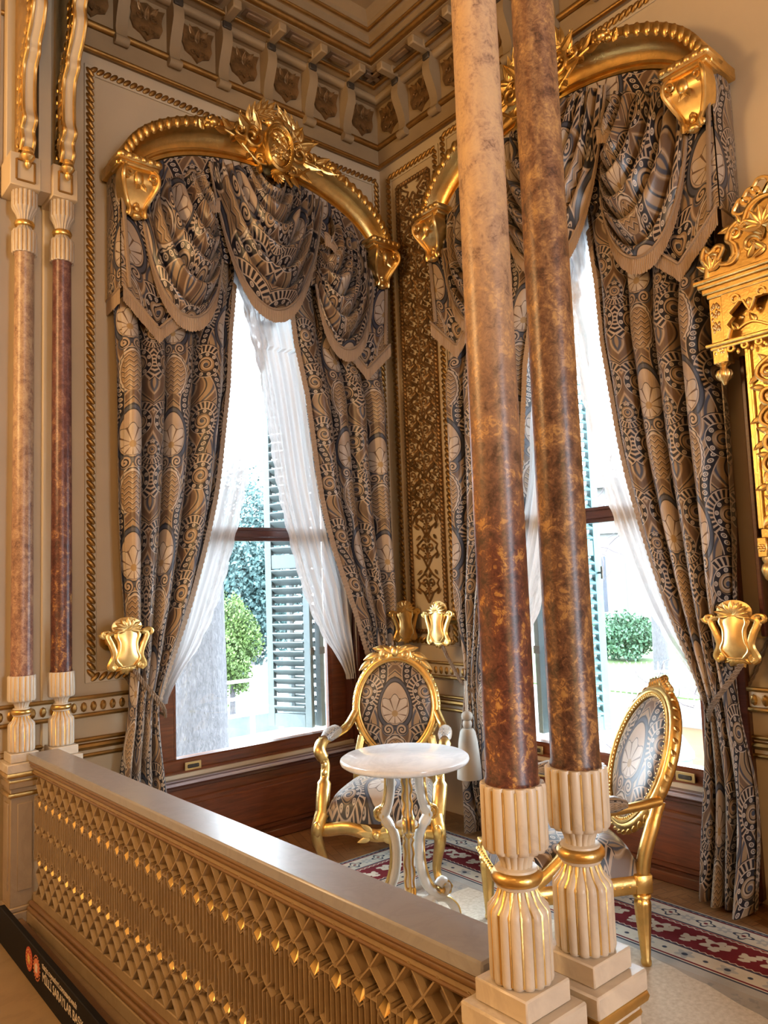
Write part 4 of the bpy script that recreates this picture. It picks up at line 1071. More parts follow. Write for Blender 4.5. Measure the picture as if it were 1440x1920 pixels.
# ---------------- balustrade ----------------
def balustrade():
    root = empty('marble_balustrade', (-2.431, -.24, 0), .027); tag(root, 'long pierced marble balustrade with a grey veined rail', 'balustrade')
    L = 2.805
    r = MB(); r.box(-.07, .07, -L, 0, .722, .757, .005); r.build('handrail', MARBLE_RAIL, root)
    m = MB(); m.box(-.062, .062, -L, 0, .708, .723, .004); m.box(-.044, .044, -L, 0, .666, .688, .003); m.build('rail_moulding', MARBLE_OLD, root)
    m = MB()
    for sx in (-1, 1):
        m.tube([(sx*.048, 0, .698), (sx*.048, -L, .698)], .011, 10); m.tube([(sx*.056, 0, .7135), (sx*.056, -L, .7135)], .008, 8); m.tube([(sx*.042, 0, .664), (sx*.042, -L, .664)], .007, 8)
    m.build('brown_moulding', MARBLE_BROWN, root)
    core = MB(); core.box(-.006, .006, -L, 0, .06, .69); core.build('marble_core', MARBLE, root, 0)
    # pierced lattice, front at x = -.042
    p = .0885; lat = MB(); gl = MB(); n = int(L/p)+1
    def B(a, b, w=.0135): 
        if max(a[0], b[0]) > -.004 or min(a[0], b[0]) < -L+.004: return
        lat.bar(a, b, w, -.046, -.006, .3)
    zt = .672
    for k in range(0, n+1):
        y = -k*p; h = p/2
        # upper diamonds
        B((y, zt), (y-h, .617)); B((y-p, zt), (y-h, .617)); B((y-h, .617), (y, .572)); B((y-h, .617), (y-p, .572))
        for (c, zz) in ((.548, 1), (.284, 1)):
            q = .27*p
            pts = [(y, c+.034), (y-q, c+.014), (y-q, c-.014), (y, c-.034), (y+q, c-.014), (y+q, c+.014)]
            for i in range(6): B(pts[i], pts[(i+1) % 6], .0085)
            B((y-q, c), (y-p+q, c+.0), .010)
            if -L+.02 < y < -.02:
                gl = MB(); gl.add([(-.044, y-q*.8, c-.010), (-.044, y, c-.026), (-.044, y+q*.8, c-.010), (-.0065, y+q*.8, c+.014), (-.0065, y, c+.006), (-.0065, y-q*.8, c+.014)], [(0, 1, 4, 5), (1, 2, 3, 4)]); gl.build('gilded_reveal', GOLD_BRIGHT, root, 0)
        q = .24*p
        for s in (-1, 1):
            B((y+s*.2*p, .536), (y+s*q, .515), .013); B((y+s*q, .52), (y+s*q, .435), .0095); B((y+s*q, .437), (y+s*h, .417), .013)
            B((y+s*h, .417), (y+s*q, .397), .013); B((y+s*q, .40), (y+s*q, .318), .0095); B((y+s*q, .32), (y+s*.2*p, .296), .013)
        B((y, .512), (y, .425), .008); B((y, .41), (y, .32), .008); B((y-h, .56), (y-h, .43), .0095); B((y-h, .404), (y-h, .275), .0095)
        B((y, .262), (y-h, .222)); B((y-p, .262), (y-h, .222)); B((y-h, .222), (y, .178)); B((y-h, .222), (y-p, .178)); B((y, .178), (y-h, .128)); B((y-p, .178), (y-h, .128))
    # bars were laid out in (y,z) as (x,z): turn them onto the long axis
    lat.xf(Matrix(((0, 1, 0, 0), (1, 0, 0, 0), (0, 0, 1, 0), (0, 0, 0, 1))))
    lat.build('pierced_lattice', MARBLE_OLD, root, 0)
    b = MB(); b.box(-.044, .044, -L, 0, .085, .128, .003); b.box(-.07, .07, -L, 0, .001, .05, .003); b.build('base', MARBLE_OLD, root)
    m = MB(); m.tube([(-.05, 0, .082), (-.05, -L, .082)], .012, 10); m.tube([(-.058, 0, .06), (-.058, -L, .06)], .012, 10); m.tube([(.05, 0, .07), (.05, -L, .07)], .016, 10); m.build('base_moulding', MARBLE_BROWN, root)
balustrade()
structure(MB().box(-2.60, -2.52, -3.3, -.26, .001, .03, .004).build('trim_10', MARBLE_BROWN))
# ---------------- gilt consoles over the wall columns ----------------
def console(label, x, w):
    root = empty('gilt_console', (x, 0, 0)); tag(root, label, 'console', 'gilt consoles over the wall columns')
    h = w/2
    b = MB(); b.box(-h, h, -.225, -.031, 3.52, 3.69, .004); b.build('block', WALLP, root)
    g = MB(); s = h-.03
    for a, c in (((-s, 3.55), (-s, 3.655)), ((s, 3.55), (s, 3.655)), ((-s, 3.55), (s, 3.55)), ((-s, 3.655), (s, 3.655))): g.tube([(a[0], -.226, a[1]), (c[0], -.226, c[1])], .006, 6)
    g.build('gilt_panel_line', GOLD_DARK, root)
    MB().box(-h*.85, h*.85, -.10, -.031, 3.69, 4.80, .004).build('backing', WALLP, root)
    prof = smooth_path([(-.235, 3.70, 0), (-.27, 3.74, 0), (-.255, 3.80, 0), (-.30, 3.84, 0), (-.275, 3.90, 0), (-.27, 4.02, 0), (-.285, 4.12, 0), (-.34, 4.17, 0), (-.35, 4.22, 0), (-.41, 4.28, 0), (-.45, 4.36, 0), (-.44, 4.44, 0), (-.50, 4.52, 0), (-.56, 4.62, 0), (-.60, 4.78, 0)], 5)
    P = [(p[0], p[1]) for p in prof]
    out = [(-.06, 3.70)]+P+[(-.06, 4.80)]
    MB().prism([(a, b_) for a, b_ in out], -.022, .022, 'x').build('scrolled_web', GOLD, root)
    f = MB(); f.grid(lambda u, v: ((u-.5)*.05, P[min(int(v*(len(P)-1)+.5), len(P)-1)][0]-.006-.003*math.cos((u-.5)*PI), P[min(int(v*(len(P)-1)+.5), len(P)-1)][1]), 6, len(P)-1)
    f.build('painted_edge', WALLP2, root)
    g = MB()
    for sx in (-1, 1):
        g.tube([(sx*.027, a-.006, b_) for a, b_ in P], .009, 7)
        g.tube([(sx*.03, a+.05, b_) for a, b_ in P[8:]], .008, 6)
    g.build('gilt_edge', GOLD_BRIGHT, root)
    c = MB(); rnd = random.Random(int(-x*10))
    for sx in (-1, 1):
        for i in range(5, len(P)-3, 3):
            a, b_ = P[i]
            c.ell((sx*.028, a+.03, b_), (.012, .022, .03), 6, 5); c.ell((sx*.026, a+.09, b_+.03), (.012, .03, .02), 6, 5)
            c.tube([(sx*.028, a+.06+.035*math.cos(t), b_+.035*math.sin(t)) for t in [j*.6 for j in range(9)]], .006, 5)
    c.build('carved_foliage', GOLD, root)
    d = MB(); d.lathe([(.004, 3.60), (.014, 3.61), (.018, 3.622), (.012, 3.635), (.024, 3.642), (.034, 3.66), (.03, 3.675), (.018, 3.682), (.026, 3.69), (.026, 3.70), (.018, 3.705)], 20, (0, -.262))
    d.build('drop_finial', GOLD_BRIGHT, root)
    return root
console('gilt scrolled console over the pale tan wall column', -2.52, .145); console('gilt scrolled console over the slim dark red wall column', -2.328, .125)
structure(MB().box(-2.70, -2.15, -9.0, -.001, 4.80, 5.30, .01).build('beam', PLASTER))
structure(MB().box(-2.45, -2.39, -.19, -.031, 3.54, 4.8).build('trim_11', WALLP))
# ---------------- armchairs ----------------
def oval(cx, cz, a, b, pinch=.0):
    def f(t):
        x, z = a*math.cos(t), b*math.sin(t); k = 1-pinch*max(0, -math.sin(t))**1.5
        return (cx+x*k, cz+z)
    return f
def back_xf(zp, yp, tilt):
    # local back plane (x, depth, z) -> leaning backwards about z=zp
    return Matrix.Translation((0, yp, zp)) @ Matrix.Rotation(tilt, 4, 'X') @ Matrix.Translation((0, 0, -zp))
def dome_oval(mb, f, cx, cz, d, y0, n=36, k=9, sgn=1):
    def P(u, v):
        x, z = f(2*PI*u); return (cx+(x-cx)*v, y0+sgn*d*math.sqrt(max(0, 1-v**2.2)), cz+(z-cz)*v)
    return mb.grid(P, n, k, uvf=lambda u, v: ((f(2*PI*u)[0]-cx)*v+.25, (f(2*PI*u)[1]-cz)*v+.385))
def seat_pad(mb, hw_f, hw_r, yf, yr, z0, rise):
    def P(u, v):
        x = (u-.5)*2; y = (v-.5)*2; hw = hw_r+(hw_f-hw_r)*v
        bow = .03*(1-x*x)*(v**3)
        r = max(abs(x), abs(y)); e = (1-abs(x)**3.2)*(1-abs(y)**3.2)
        yy = yr+(yf-yr)*v+bow
        return (x*hw*(1-.02*e), yy, z0+.055*min(1, (1-abs(x))*9, (1-abs(y))*9)+rise*e**.6)
    return mb.grid(P, 30, 30, uvf=lambda u, v: ((u-.5)*.62+.25, v*.6-.06))
def rim_lumps(mb, f, y, n, r, M=None, t0=0, t1=2*PI, off=0.0):
    for i in range(n):
        t = t0+(t1-t0)*(i+.5)/n; x, z = f(t); mb.ell((x, y, z), r, 6, 5, Matrix.Rotation(-t+off, 3, 'Y'))
def scroll_chair():
    # curved arm and cabriole leg chair; +y is the front
    root = empty('gilded_armchair', (-.86, -.885, .008), math.atan2(-.63, -.776)-PI/2); tag(root, 'gilt cabriole-legged armchair in the corner behind the marble table', 'armchair', 'gilded paisley armchairs')
    T = back_xf(.42, -.27, .17); cx, cz = 0, .765; F = oval(0, cz, .235, .285, .14)
    n = 60
    fr = MB(); fr.tube([(F(2*PI*i/n)[0], 0, F(2*PI*i/n)[1]) for i in range(n)], .026, 10, closed=True, up=(0, 1, 0)); fr.tube([(F(2*PI*i/n)[0]*.93, .018, cz+(F(2*PI*i/n)[1]-cz)*.93) for i in range(n)], .009, 8, closed=True, up=(0, 1, 0))
    rim_lumps(fr, oval(0, cz, .252, .302, .14), .012, 64, (.008, .01, .013)); fr.xf(T); fr.build('back_frame', GOLD, root)
    bk = MB(); dome_oval(bk, oval(0, cz, .219, .268, .14), 0, cz, .035, .006); dome_oval(bk, oval(0, cz, .219, .268, .14), 0, cz, .02, -.01, sgn=-1); bk.xf(T); bk.build('back_upholstery', DAMASK_CHAIR, root)
    cr = MB()
    for sx in (-1, 1):
        cr.tube(spiral(sx*.06, cz+.295, .034, .008, PI/2-sx*.6, -sx*1.4, 18, .02), .011, 8); cr.tube(spiral(sx*.115, cz+.278, .026, .006, PI/2, sx*1.2, 14, .018), .009, 8)
        for (px, pz, an, L, wd) in ((.01, .3, .55, .1, .024), (.05, .325, .1, .09, .02), (.10, .30, -.35, .1, .022), (.15, .262, -.7, .09, .018)):
            st = len(cr.v); leaf(cr, (sx*px, cz+pz), an if sx > 0 else PI-an, L, wd, 0, .5, -.05)
            for i in range(st, len(cr.v)): v = cr.v[i]; cr.v[i] = (v[0], .022-v[1], v[2])
    cr.ell((0, .02, cz+.312), (.026, .02, .032), 10, 8); cr.ell((0, .012, cz+.29), (.09, .016, .024), 12, 6); cr.ell((.02, .02, cz+.338), (.014, .012, .012), 8, 6); cr.ell((-.02, .02, cz+.338), (.014, .012, .012), 8, 6)
    cr.xf(T); cr.build('carved_crest', GOLD_BRIGHT, root)
    sp = MB(); seat_pad(sp, .295, .235, .27, -.25, .288, .105); sp.build('seat_cushion', DAMASK_CHAIR, root)
    rl = MB()
    def ap(u): return (u*.30, .285+.03*(1-u*u), .262-.012*math.cos(u*PI*2)-.012*(1-abs(u)))
    rl.tube([ap(-1+2*i/24) for i in range(25)], .032, 10, flat=.55, up=(0, 0, 1))
    for sx in (-1, 1): rl.tube([(sx*.30, .27, .265), (sx*.285, .0, .265), (sx*.24, -.26, .275)], .03, 10, flat=.6, up=(0, 0, 1))
    rl.tube([(-.24, -.265, .275), (.24, -.265, .275)], .028, 8, flat=.6, up=(0, 0, 1)); rl.build('seat_rail', GOLD, root)
    cv = MB()
    for sx in (-1, 1):
        for (px, pz, an, L, wd) in ((.01, .242, .15, .09, .02), (.02, .257, .6, .07, .016), (.03, .229, -.3, .07, .014)):
            st = len(cv.v); leaf(cv, (sx*px, pz), an if sx > 0 else PI-an, L, wd, 0, .5, .1)
            for i in range(st, len(cv.v)): v = cv.v[i]; cv.v[i] = (v[0], .328-v[1]*.6, v[2])
    cv.ell((0, .335, .245), (.02, .014, .02), 8, 6); cv.build('carved_shell', GOLD_BRIGHT, root)
    for sx in (-1, 1):
        lg = MB(); p = smooth_path([(sx*.29, .27, .325), (sx*.305, .295, .275), (sx*.312, .305, .22), (sx*.297, .285, .15), (sx*.285, .272, .08), (sx*.295, .29, .03), (sx*.305, .31, .012)], 5)
        lg.tube(p, [.038*(1-.48*min(1, i/22)) for i in range(len(p))], 10); lg.ell((sx*.303, .31, .0125), (.024, .03, .012), 10, 6)
        st = len(lg.v); lg.tube([(q[0], q[1]+.03*(1-.45*min(1, i/22)), q[2]) for i, q in enumerate(p)], .006, 6)
        lg.ell((sx*.305, .325, .262), (.024, .016, .04), 8, 6); lg.build('leg', GOLD, root)
        lr = MB(); p = smooth_path([(sx*.225, -.26, .33), (sx*.228, -.27, .22), (sx*.225, -.275, .12), (sx*.235, -.30, .0)], 5); lr.tube(p, [.026-.0004*i for i in range(len(p))], 8); lr.build('leg', GOLD, root)
        st_ = MB(); st_.tube(smooth_path([tuple(T @ Vector((sx*.20, 0, .60))), (sx*.225, -.275, .46), (sx*.23, -.265, .32)], 5), .026, 8); st_.build('back_stile', GOLD, root)
        ar = MB(); a = smooth_path([tuple(T @ Vector((sx*.238, .01, .735))), (sx*.275, -.26, .665), (sx*.30, -.17, .645), (sx*.315, -.05, .645), (sx*.325, .06, .645), (sx*.33, .13, .635), (sx*.325, .165, .61), (sx*.312, .155, .575), (sx*.303, .14, .53), (sx*.305, .165, .45), (sx*.302, .21, .38), (sx*.295, .255, .29)], 5)
        ar.tube(a, [.024+(.008 if 22 < i < 36 else 0)+(.012 if i > 44 else 0) for i in range(len(a))], 10); ar.ell((sx*.33, .15, .622), (.03, .034, .026), 10, 8)
        for i in range(36, len(a)-2, 3): ar.ell((a[i][0], a[i][1]+.02, a[i][2]), (.016, .014, .02), 6, 5)
        arm = ar.build('arm', GOLD, root)
        pd = MB(); pd.tube([(sx*.302, -.16, .655), (sx*.31, -.1, .663), (sx*.318, 0, .663), (sx*.325, .075, .655)], [.02, .036, .038, .022], 12); pd.build('arm_pad', DAMASK_CHAIR, arm)
    return root
scroll_chair()
def straight_chair():
    root = empty('gilded_armchair', (-.945, -2.085, .0095), math.radians(146)-PI/2); tag(root, 'gilt oval-backed armchair with straight fluted legs behind the brown column', 'armchair', 'gilded paisley armchairs')
    T = back_xf(.42, -.25, .38); cz = .74; F = oval(0, cz, .232, .285, .05); n = 60
    fr = MB(); fr.tube([(F(2*PI*i/n)[0], 0, F(2*PI*i/n)[1]) for i in range(n)], .027, 10, closed=True, up=(0, 1, 0)); fr.tube([(F(2*PI*i/n)[0]*.92, .02, cz+(F(2*PI*i/n)[1]-cz)*.92) for i in range(n)], .008, 8, closed=True, up=(0, 1, 0)); fr.tube([(F(2*PI*i/n)[0]*.97, .026, cz+(F(2*PI*i/n)[1]-cz)*.97) for i in range(n)], .008, 8, closed=True, up=(0, 1, 0))
    fr.xf(T); frame = fr.build('back_frame', GOLD, root)
    rb = MB(); rim_lumps(rb, oval(0, cz, .256, .31, .05), .008, 40, (.007, .012, .02), off=.6); rb.xf(T); rb.build('ribbon_twist', GOLD_DARK, frame)
    be = MB(); rim_lumps(be, oval(0, cz, .209, .262, .05), .028, 90, (.005, .005, .005)); be.xf(T); be.build('beading', GOLD_BRIGHT, frame)
    bk = MB(); dome_oval(bk, oval(0, cz, .208, .26, .05), 0, cz, .035, .01); dome_oval(bk, oval(0, cz, .208, .26, .05), 0, cz, .02, -.01, sgn=-1); bk.xf(T); bk.build('back_upholstery', DAMASK_CHAIR, root)
    cr = MB()
    for i in range(9):
        q = (i-4)/4; cr.ell((q*.075, .01, cz+.30+.03*(1-abs(q))), (.018, .02, .02), 7, 5)
        st = len(cr.v); leaf(cr, (q*.06, cz+.30), PI/2-q*1.1, .045, .016, 0, .5, .1)
        for j in range(st, len(cr.v)): v = cr.v[j]; cr.v[j] = (v[0], .015-v[1], v[2])
    cr.ell((0, .005, cz+.335), (.02, .018, .022), 8, 6); cr.xf(T); cr.build('carved_crest', GOLD_DARK, root)
    sp = MB(); seat_pad(sp, .285, .235, .26, -.24, .335, .09); sp.build('seat_cushion', DAMASK_CHAIR, root)
    rl = MB()
    for a, b in (((-.285, .265), (.285, .265)), ((-.235, -.25), (.235, -.25)), ((-.285, .265), (-.235, -.25)), ((.285, .265), (.235, -.25))):
        rl.tube([(a[0], a[1], .305), (b[0], b[1], .305)], .034, 8, flat=.5, up=(0, 0, 1))
        L = math.hypot(b[0]-a[0], b[1]-a[1])
        for i in range(int(L/.03)): t = (i+.5)/int(L/.03); rl.ell((a[0]+(b[0]-a[0])*t*1.0, a[1]+(b[1]-a[1])*t+(.014 if a[1] == b[1] and a[1] > 0 else -.014 if a[1] == b[1] else 0), .305), (.02, .02, .012), 6, 4)
    rl.build('seat_rail', GOLD, root)
    for sx in (-1, 1):
        for (x, y) in ((sx*.27, .25), (sx*.225, -.235)):
            lg = MB(); lg.box(x-.033, x+.033, y-.033, y+.033, .275, .345, .004)
            lg.lathe([(.022, .275), (.034, .268), (.034, .255), (.024, .25), (.031, .24), (.032, .225), (.017, .03), (.02, .024), (.02, .012), (.014, .001)], 32, (x, y), lambda a, r, z: 1-.22*(1-abs(math.sin(4*a)))**1.5 if .03 < z < .24 else 1); lg.build('leg', GOLD, root, 60)
        st_ = MB(); st_.tube(smooth_path([tuple(T @ Vector((sx*.225, -.006, .62))), (sx*.232, -.285, .50), (sx*.232, -.25, .40), (sx*.228, -.24, .30)], 5), [.024]*4+[.027]*12, 10); st_.build('back_stile', GOLD, root)
        ar = MB(); a = smooth_path([tuple(T @ Vector((sx*.235, .0, .62))), (sx*.275, -.19, .60), (sx*.30, -.06, .60), (sx*.305, .04, .605), (sx*.30, .075, .59), (sx*.285, .06, .53), (sx*.27, .06, .46), (sx*.27, .12, .40), (sx*.275, .20, .345)], 5)
        ar.tube(a, [.019+(.008 if 16 < i < 24 else 0)+(.006 if i > 30 else 0) for i in range(len(a))], 10); ar.ell((sx*.303, .065, .60), (.026, .03, .024), 10, 8); arm = ar.build('arm', GOLD, root)
        pd = MB(); pd.tube([(sx*.28, -.17, .615), (sx*.29, -.12, .622), (sx*.298, -.05, .622), (sx*.302, .015, .618)], [.018, .032, .034, .02], 12); pd.build('arm_pad', DAMASK_CHAIR, arm)
    return root
straight_chair()
# ---------------- marble-topped table ----------------
def side_table():
    root = empty('pedestal_table', (-1.37, -1.62, .0155), math.radians(232)); tag(root, 'round white marble topped table on a scrolled three-legged stand', 'table')
    MB().lathe([(.0, .714), (.262, .714), (.271, .72), (.274, .728), (.272, .736), (.264, .741), (0, .741)], 72, cap=False).build('tabletop', MARBLE_TOP, root)
    MB().lathe([(.13, .70), (.14, .704), (.14, .714), (.05, .714)], 36).build('support_plate', PAINT, root)
    for k in range(3):
        M = Matrix.Rotation(2*PI*k/3, 4, 'Z')
        pts = smooth_path([(.075, 0, .705), (.07, 0, .62), (.082, 0, .54), (.108, 0, .485), (.082, 0, .445), (.058, 0, .40), (.055, 0, .30), (.08, 0, .21), (.125, 0, .155), (.165, 0, .14), (.19, 0, .165), (.17, 0, .195), (.148, 0, .178)], 5)
        lg = MB(); lg.tube(pts, [(.022 if i < 12 else .027 if i < 20 else .024) for i in range(len(pts))], 10, flat=.8, up=(0, 1, 0))
        lg.tube(smooth_path([(.05, 0, .13), (.12, 0, .135), (.185, 0, .12), (.225, 0, .075), (.235, 0, .03), (.235, 0, .001)], 5), .02, 10); lg.xf(M)
        leg = lg.build('leg', PAINT, root)
        g = MB()
        for s in (-1, 1): g.tube([(p[0]+.016, p[1]+s*.017+.004*math.sin(i*1.7), p[2]) for i, p in enumerate(pts)], .0042, 5)
        g.tube([(p[0]+.029, 0, p[2]) for i, p in enumerate(pts[:44])], .005, 5)
        for s in (-1, 1): g.tube(spiral(.118, .49, .032, .007, PI/2, -1.3, 14, s*.018), .008, 6)
        g.ell((.11, 0, .455), (.014, .016, .018), 8, 6); g.tube(smooth_path([(.14, .016, .142), (.19, .016, .126), (.24, .016, .075), (.252, .016, .01)], 5), .004, 5); g.tube(smooth_path([(.14, -.016, .142), (.19, -.016, .126), (.24, -.016, .075), (.252, -.016, .01)], 5), .004, 5)
        g.ell((.16, 0, .155), (.02, .024, .02), 8, 6); g.xf(M); g.build('gilt_trim', GOLD, leg)
    c = MB(); c.lathe([(.0, .08), (.03, .09), (.035, .12), (.025, .14), (.015, .17), (.012, .3), (.02, .44), (.045, .452), (.045, .468), (.02, .48), (.01, .5)], 24); c.tube([(.11*math.cos(2*PI*i/30), .11*math.sin(2*PI*i/30), .125) for i in range(30)], .013, 8, closed=True)
    c.build('centre_stem', PAINT, root)
    b = MB(); b.lathe([(.0, .445), (.05, .45), (.052, .458), (.0, .465)], 24); b.lathe([(.004, .15), (.02, .16), (.024, .185), (.012, .205), (.02, .215), (.016, .235), (.003, .24)], 18, (.085, 0)); b.build('gilt_collar', GOLD, root)
PAINT = simple('pale_grey_paint', (.62, .58, .52), .35, 0, 12, .1)
side_table()
# ---------------- carpets ----------------
def rug_mat():
    # bordered rug: position across the border comes from the distance to the two outer edges (x=-.30, y=-.70)
    m, nt, b = new_mat('bordered_wool_rug'); X.nt = nt; sp = nd(nt, 'ShaderNodeSeparateXYZ'); nt.links.new(coord(nt), sp.inputs[0])
    x, y = X(sp.outputs[0]), X(sp.outputs[1])
    dx, dy = -.30-x, -.70-y; d = X.op('MINIMUM', dx, dy)*1.17; al = X.op('MAXIMUM', dx, dy)
    cur = None
    def put(mask, c):
        nonlocal cur
        n = nt.nodes.new('ShaderNodeMix'); n.data_type = 'RGBA'; nt.links.new(mask.o, n.inputs[0])
        if cur is None: n.inputs[6].default_value = (.40, .36, .31, 1)
        else: nt.links.new(cur, n.inputs[6])
        n.inputs[7].default_value = (*c, 1); cur = n.outputs[2]
    RED, CRM, NVY, GRY, PNK = (.17, .018, .024), (.62, .55, .44), (.05, .06, .09), (.42, .4, .37), (.45, .17, .14)
    put(lt(d, .58), GRY); put(lt(d, .52), CRM); put(lt(d, .40), RED); put(lt(d, .19), PNK); put(lt(d, .165), CRM)
    for e in (.012, .03, .162, .182, .372, .392, .50, .52): put(lt(xabs(d-e), .006, .002), NVY if e in (.012, .162, .392, .52) else RED)
    zz = xabs(fract(al/.03)-.5)*.02
    put(lt(xabs(d-.02-zz*.5), .003, .002), NVY); put(lt(xabs(d-.18-zz), .004, .002), CRM); put(lt(xabs(d-.385+zz), .003, .002), CRM)
    def flowers(cd, pit, R, c, c2, ph=0.0, pet=5.0, alt=False):
        px = (fract(al/pit+ph)-.5)*pit; py = d-cd; r = hyp(px, py); th = X.op('ARCTAN2', py, px)
        pr = X.op('COSINE', th*pet)*(R*.22)+R*.78
        put(lt(r, pr, .004), c); put(lt(r, R*.3, .004), c2)
    flowers(.28, .24, .062, CRM, RED); flowers(.28, .24, .028, CRM, CRM, .5, 3.0)
    lx = (fract(al/.12+.25)-.5)*.12; ly = d-.28; lf = xabs(lx+ly*.5)
    put(lt(lf, .010+xabs(xsin(ly*120.0))*.012, .003)*lt(xabs(ly), .055), CRM)
    flowers(.095, .16, .045, NVY, GRY, 0.0, 4.0); flowers(.095, .16, .032, CRM, RED, 0.0, 4.0); flowers(.095, .16, .035, GRY, CRM, .5, 6.0)
    flowers(.45, .17, .042, GRY, NVY, .2, 5.0); flowers(.45, .17, .034, CRM, NVY, .7, 6.0)
    # worn speckled field
    f = X(noise(nt, coord(nt), 34, 4)); put(lt(.6-f, 0.0, .1)*lt(.60-d, 0.0), (.3, .29, .27))
    vx = (fract(al/.3)-.5)*.3; vy = (fract(d/.22+.3)-.5)*.22; put(lt(xabs(vx)+xabs(vy), .016)*lt(.6-d, 0.0), RED)
    wear = X(noise(nt, coord(nt), 5, 5)); n = nt.nodes.new('ShaderNodeMix'); n.data_type = 'RGBA'; n.blend_type = 'MULTIPLY'; n.inputs[0].default_value = .6
    nt.links.new(cur, n.inputs[6]); nt.links.new(ramp(nt, [(.3, (.6, .58, .55)), (.6, (1, 1, 1))], wear.o), n.inputs[7]); nt.links.new(n.outputs[2], b.inputs['Base Color'])
    b.inputs['Roughness'].default_value = .9; b.inputs['Specular IOR Level'].default_value = .15; bump(nt, b, noise(nt, coord(nt), 260, 2), .4, .003); return m
rug = MB(); rug.box(-2.29, -.30, -5.2, -.70, .0005, .009)
tag(rug.build('bordered_rug', rug_mat(), smooth=0), 'bordered rug with a red flowered band under the armchairs', 'rug')
def cream():
    m, nt, b = new_mat('cream_carpet'); v = coord(nt)
    nt.links.new(ramp(nt, [(.3, (.5, .42, .32)), (.7, (.66, .58, .47))], noise(nt, v, 60, 5)), b.inputs['Base Color']); b.inputs['Roughness'].default_value = .95; b.inputs['Specular IOR Level'].default_value = .1; bump(nt, b, noise(nt, v, 300, 3), .5, .004); return m
cc = MB(); rnd = random.Random(9)
edge = []
for i in range(60):
    t = i/59; y = -5.6+t*(5.6-1.42); edge.append((-.80-.22*min(1.2, max(0, -y-2.3))+rnd.uniform(-.006, .006)-.02*math.sin(y*3), y))
for i in range(30):
    t = i/29; x = -.90-t*1.36; edge.append((x, -1.40+rnd.uniform(-.006, .006)+.015*math.sin(x*9)))
edge += [(-2.26, -2.9), (-2.06, -3.0), (-2.06, -3.3), (-2.4, -3.35), (-2.4, -5.6)]
cc.prism([(x, y) for x, y in edge], .0095, .016, 'z'); tag(cc.build('cream_carpet', cream(), smooth=0), 'plain cream carpet with a ragged dark edge lying over the bordered rug', 'carpet')
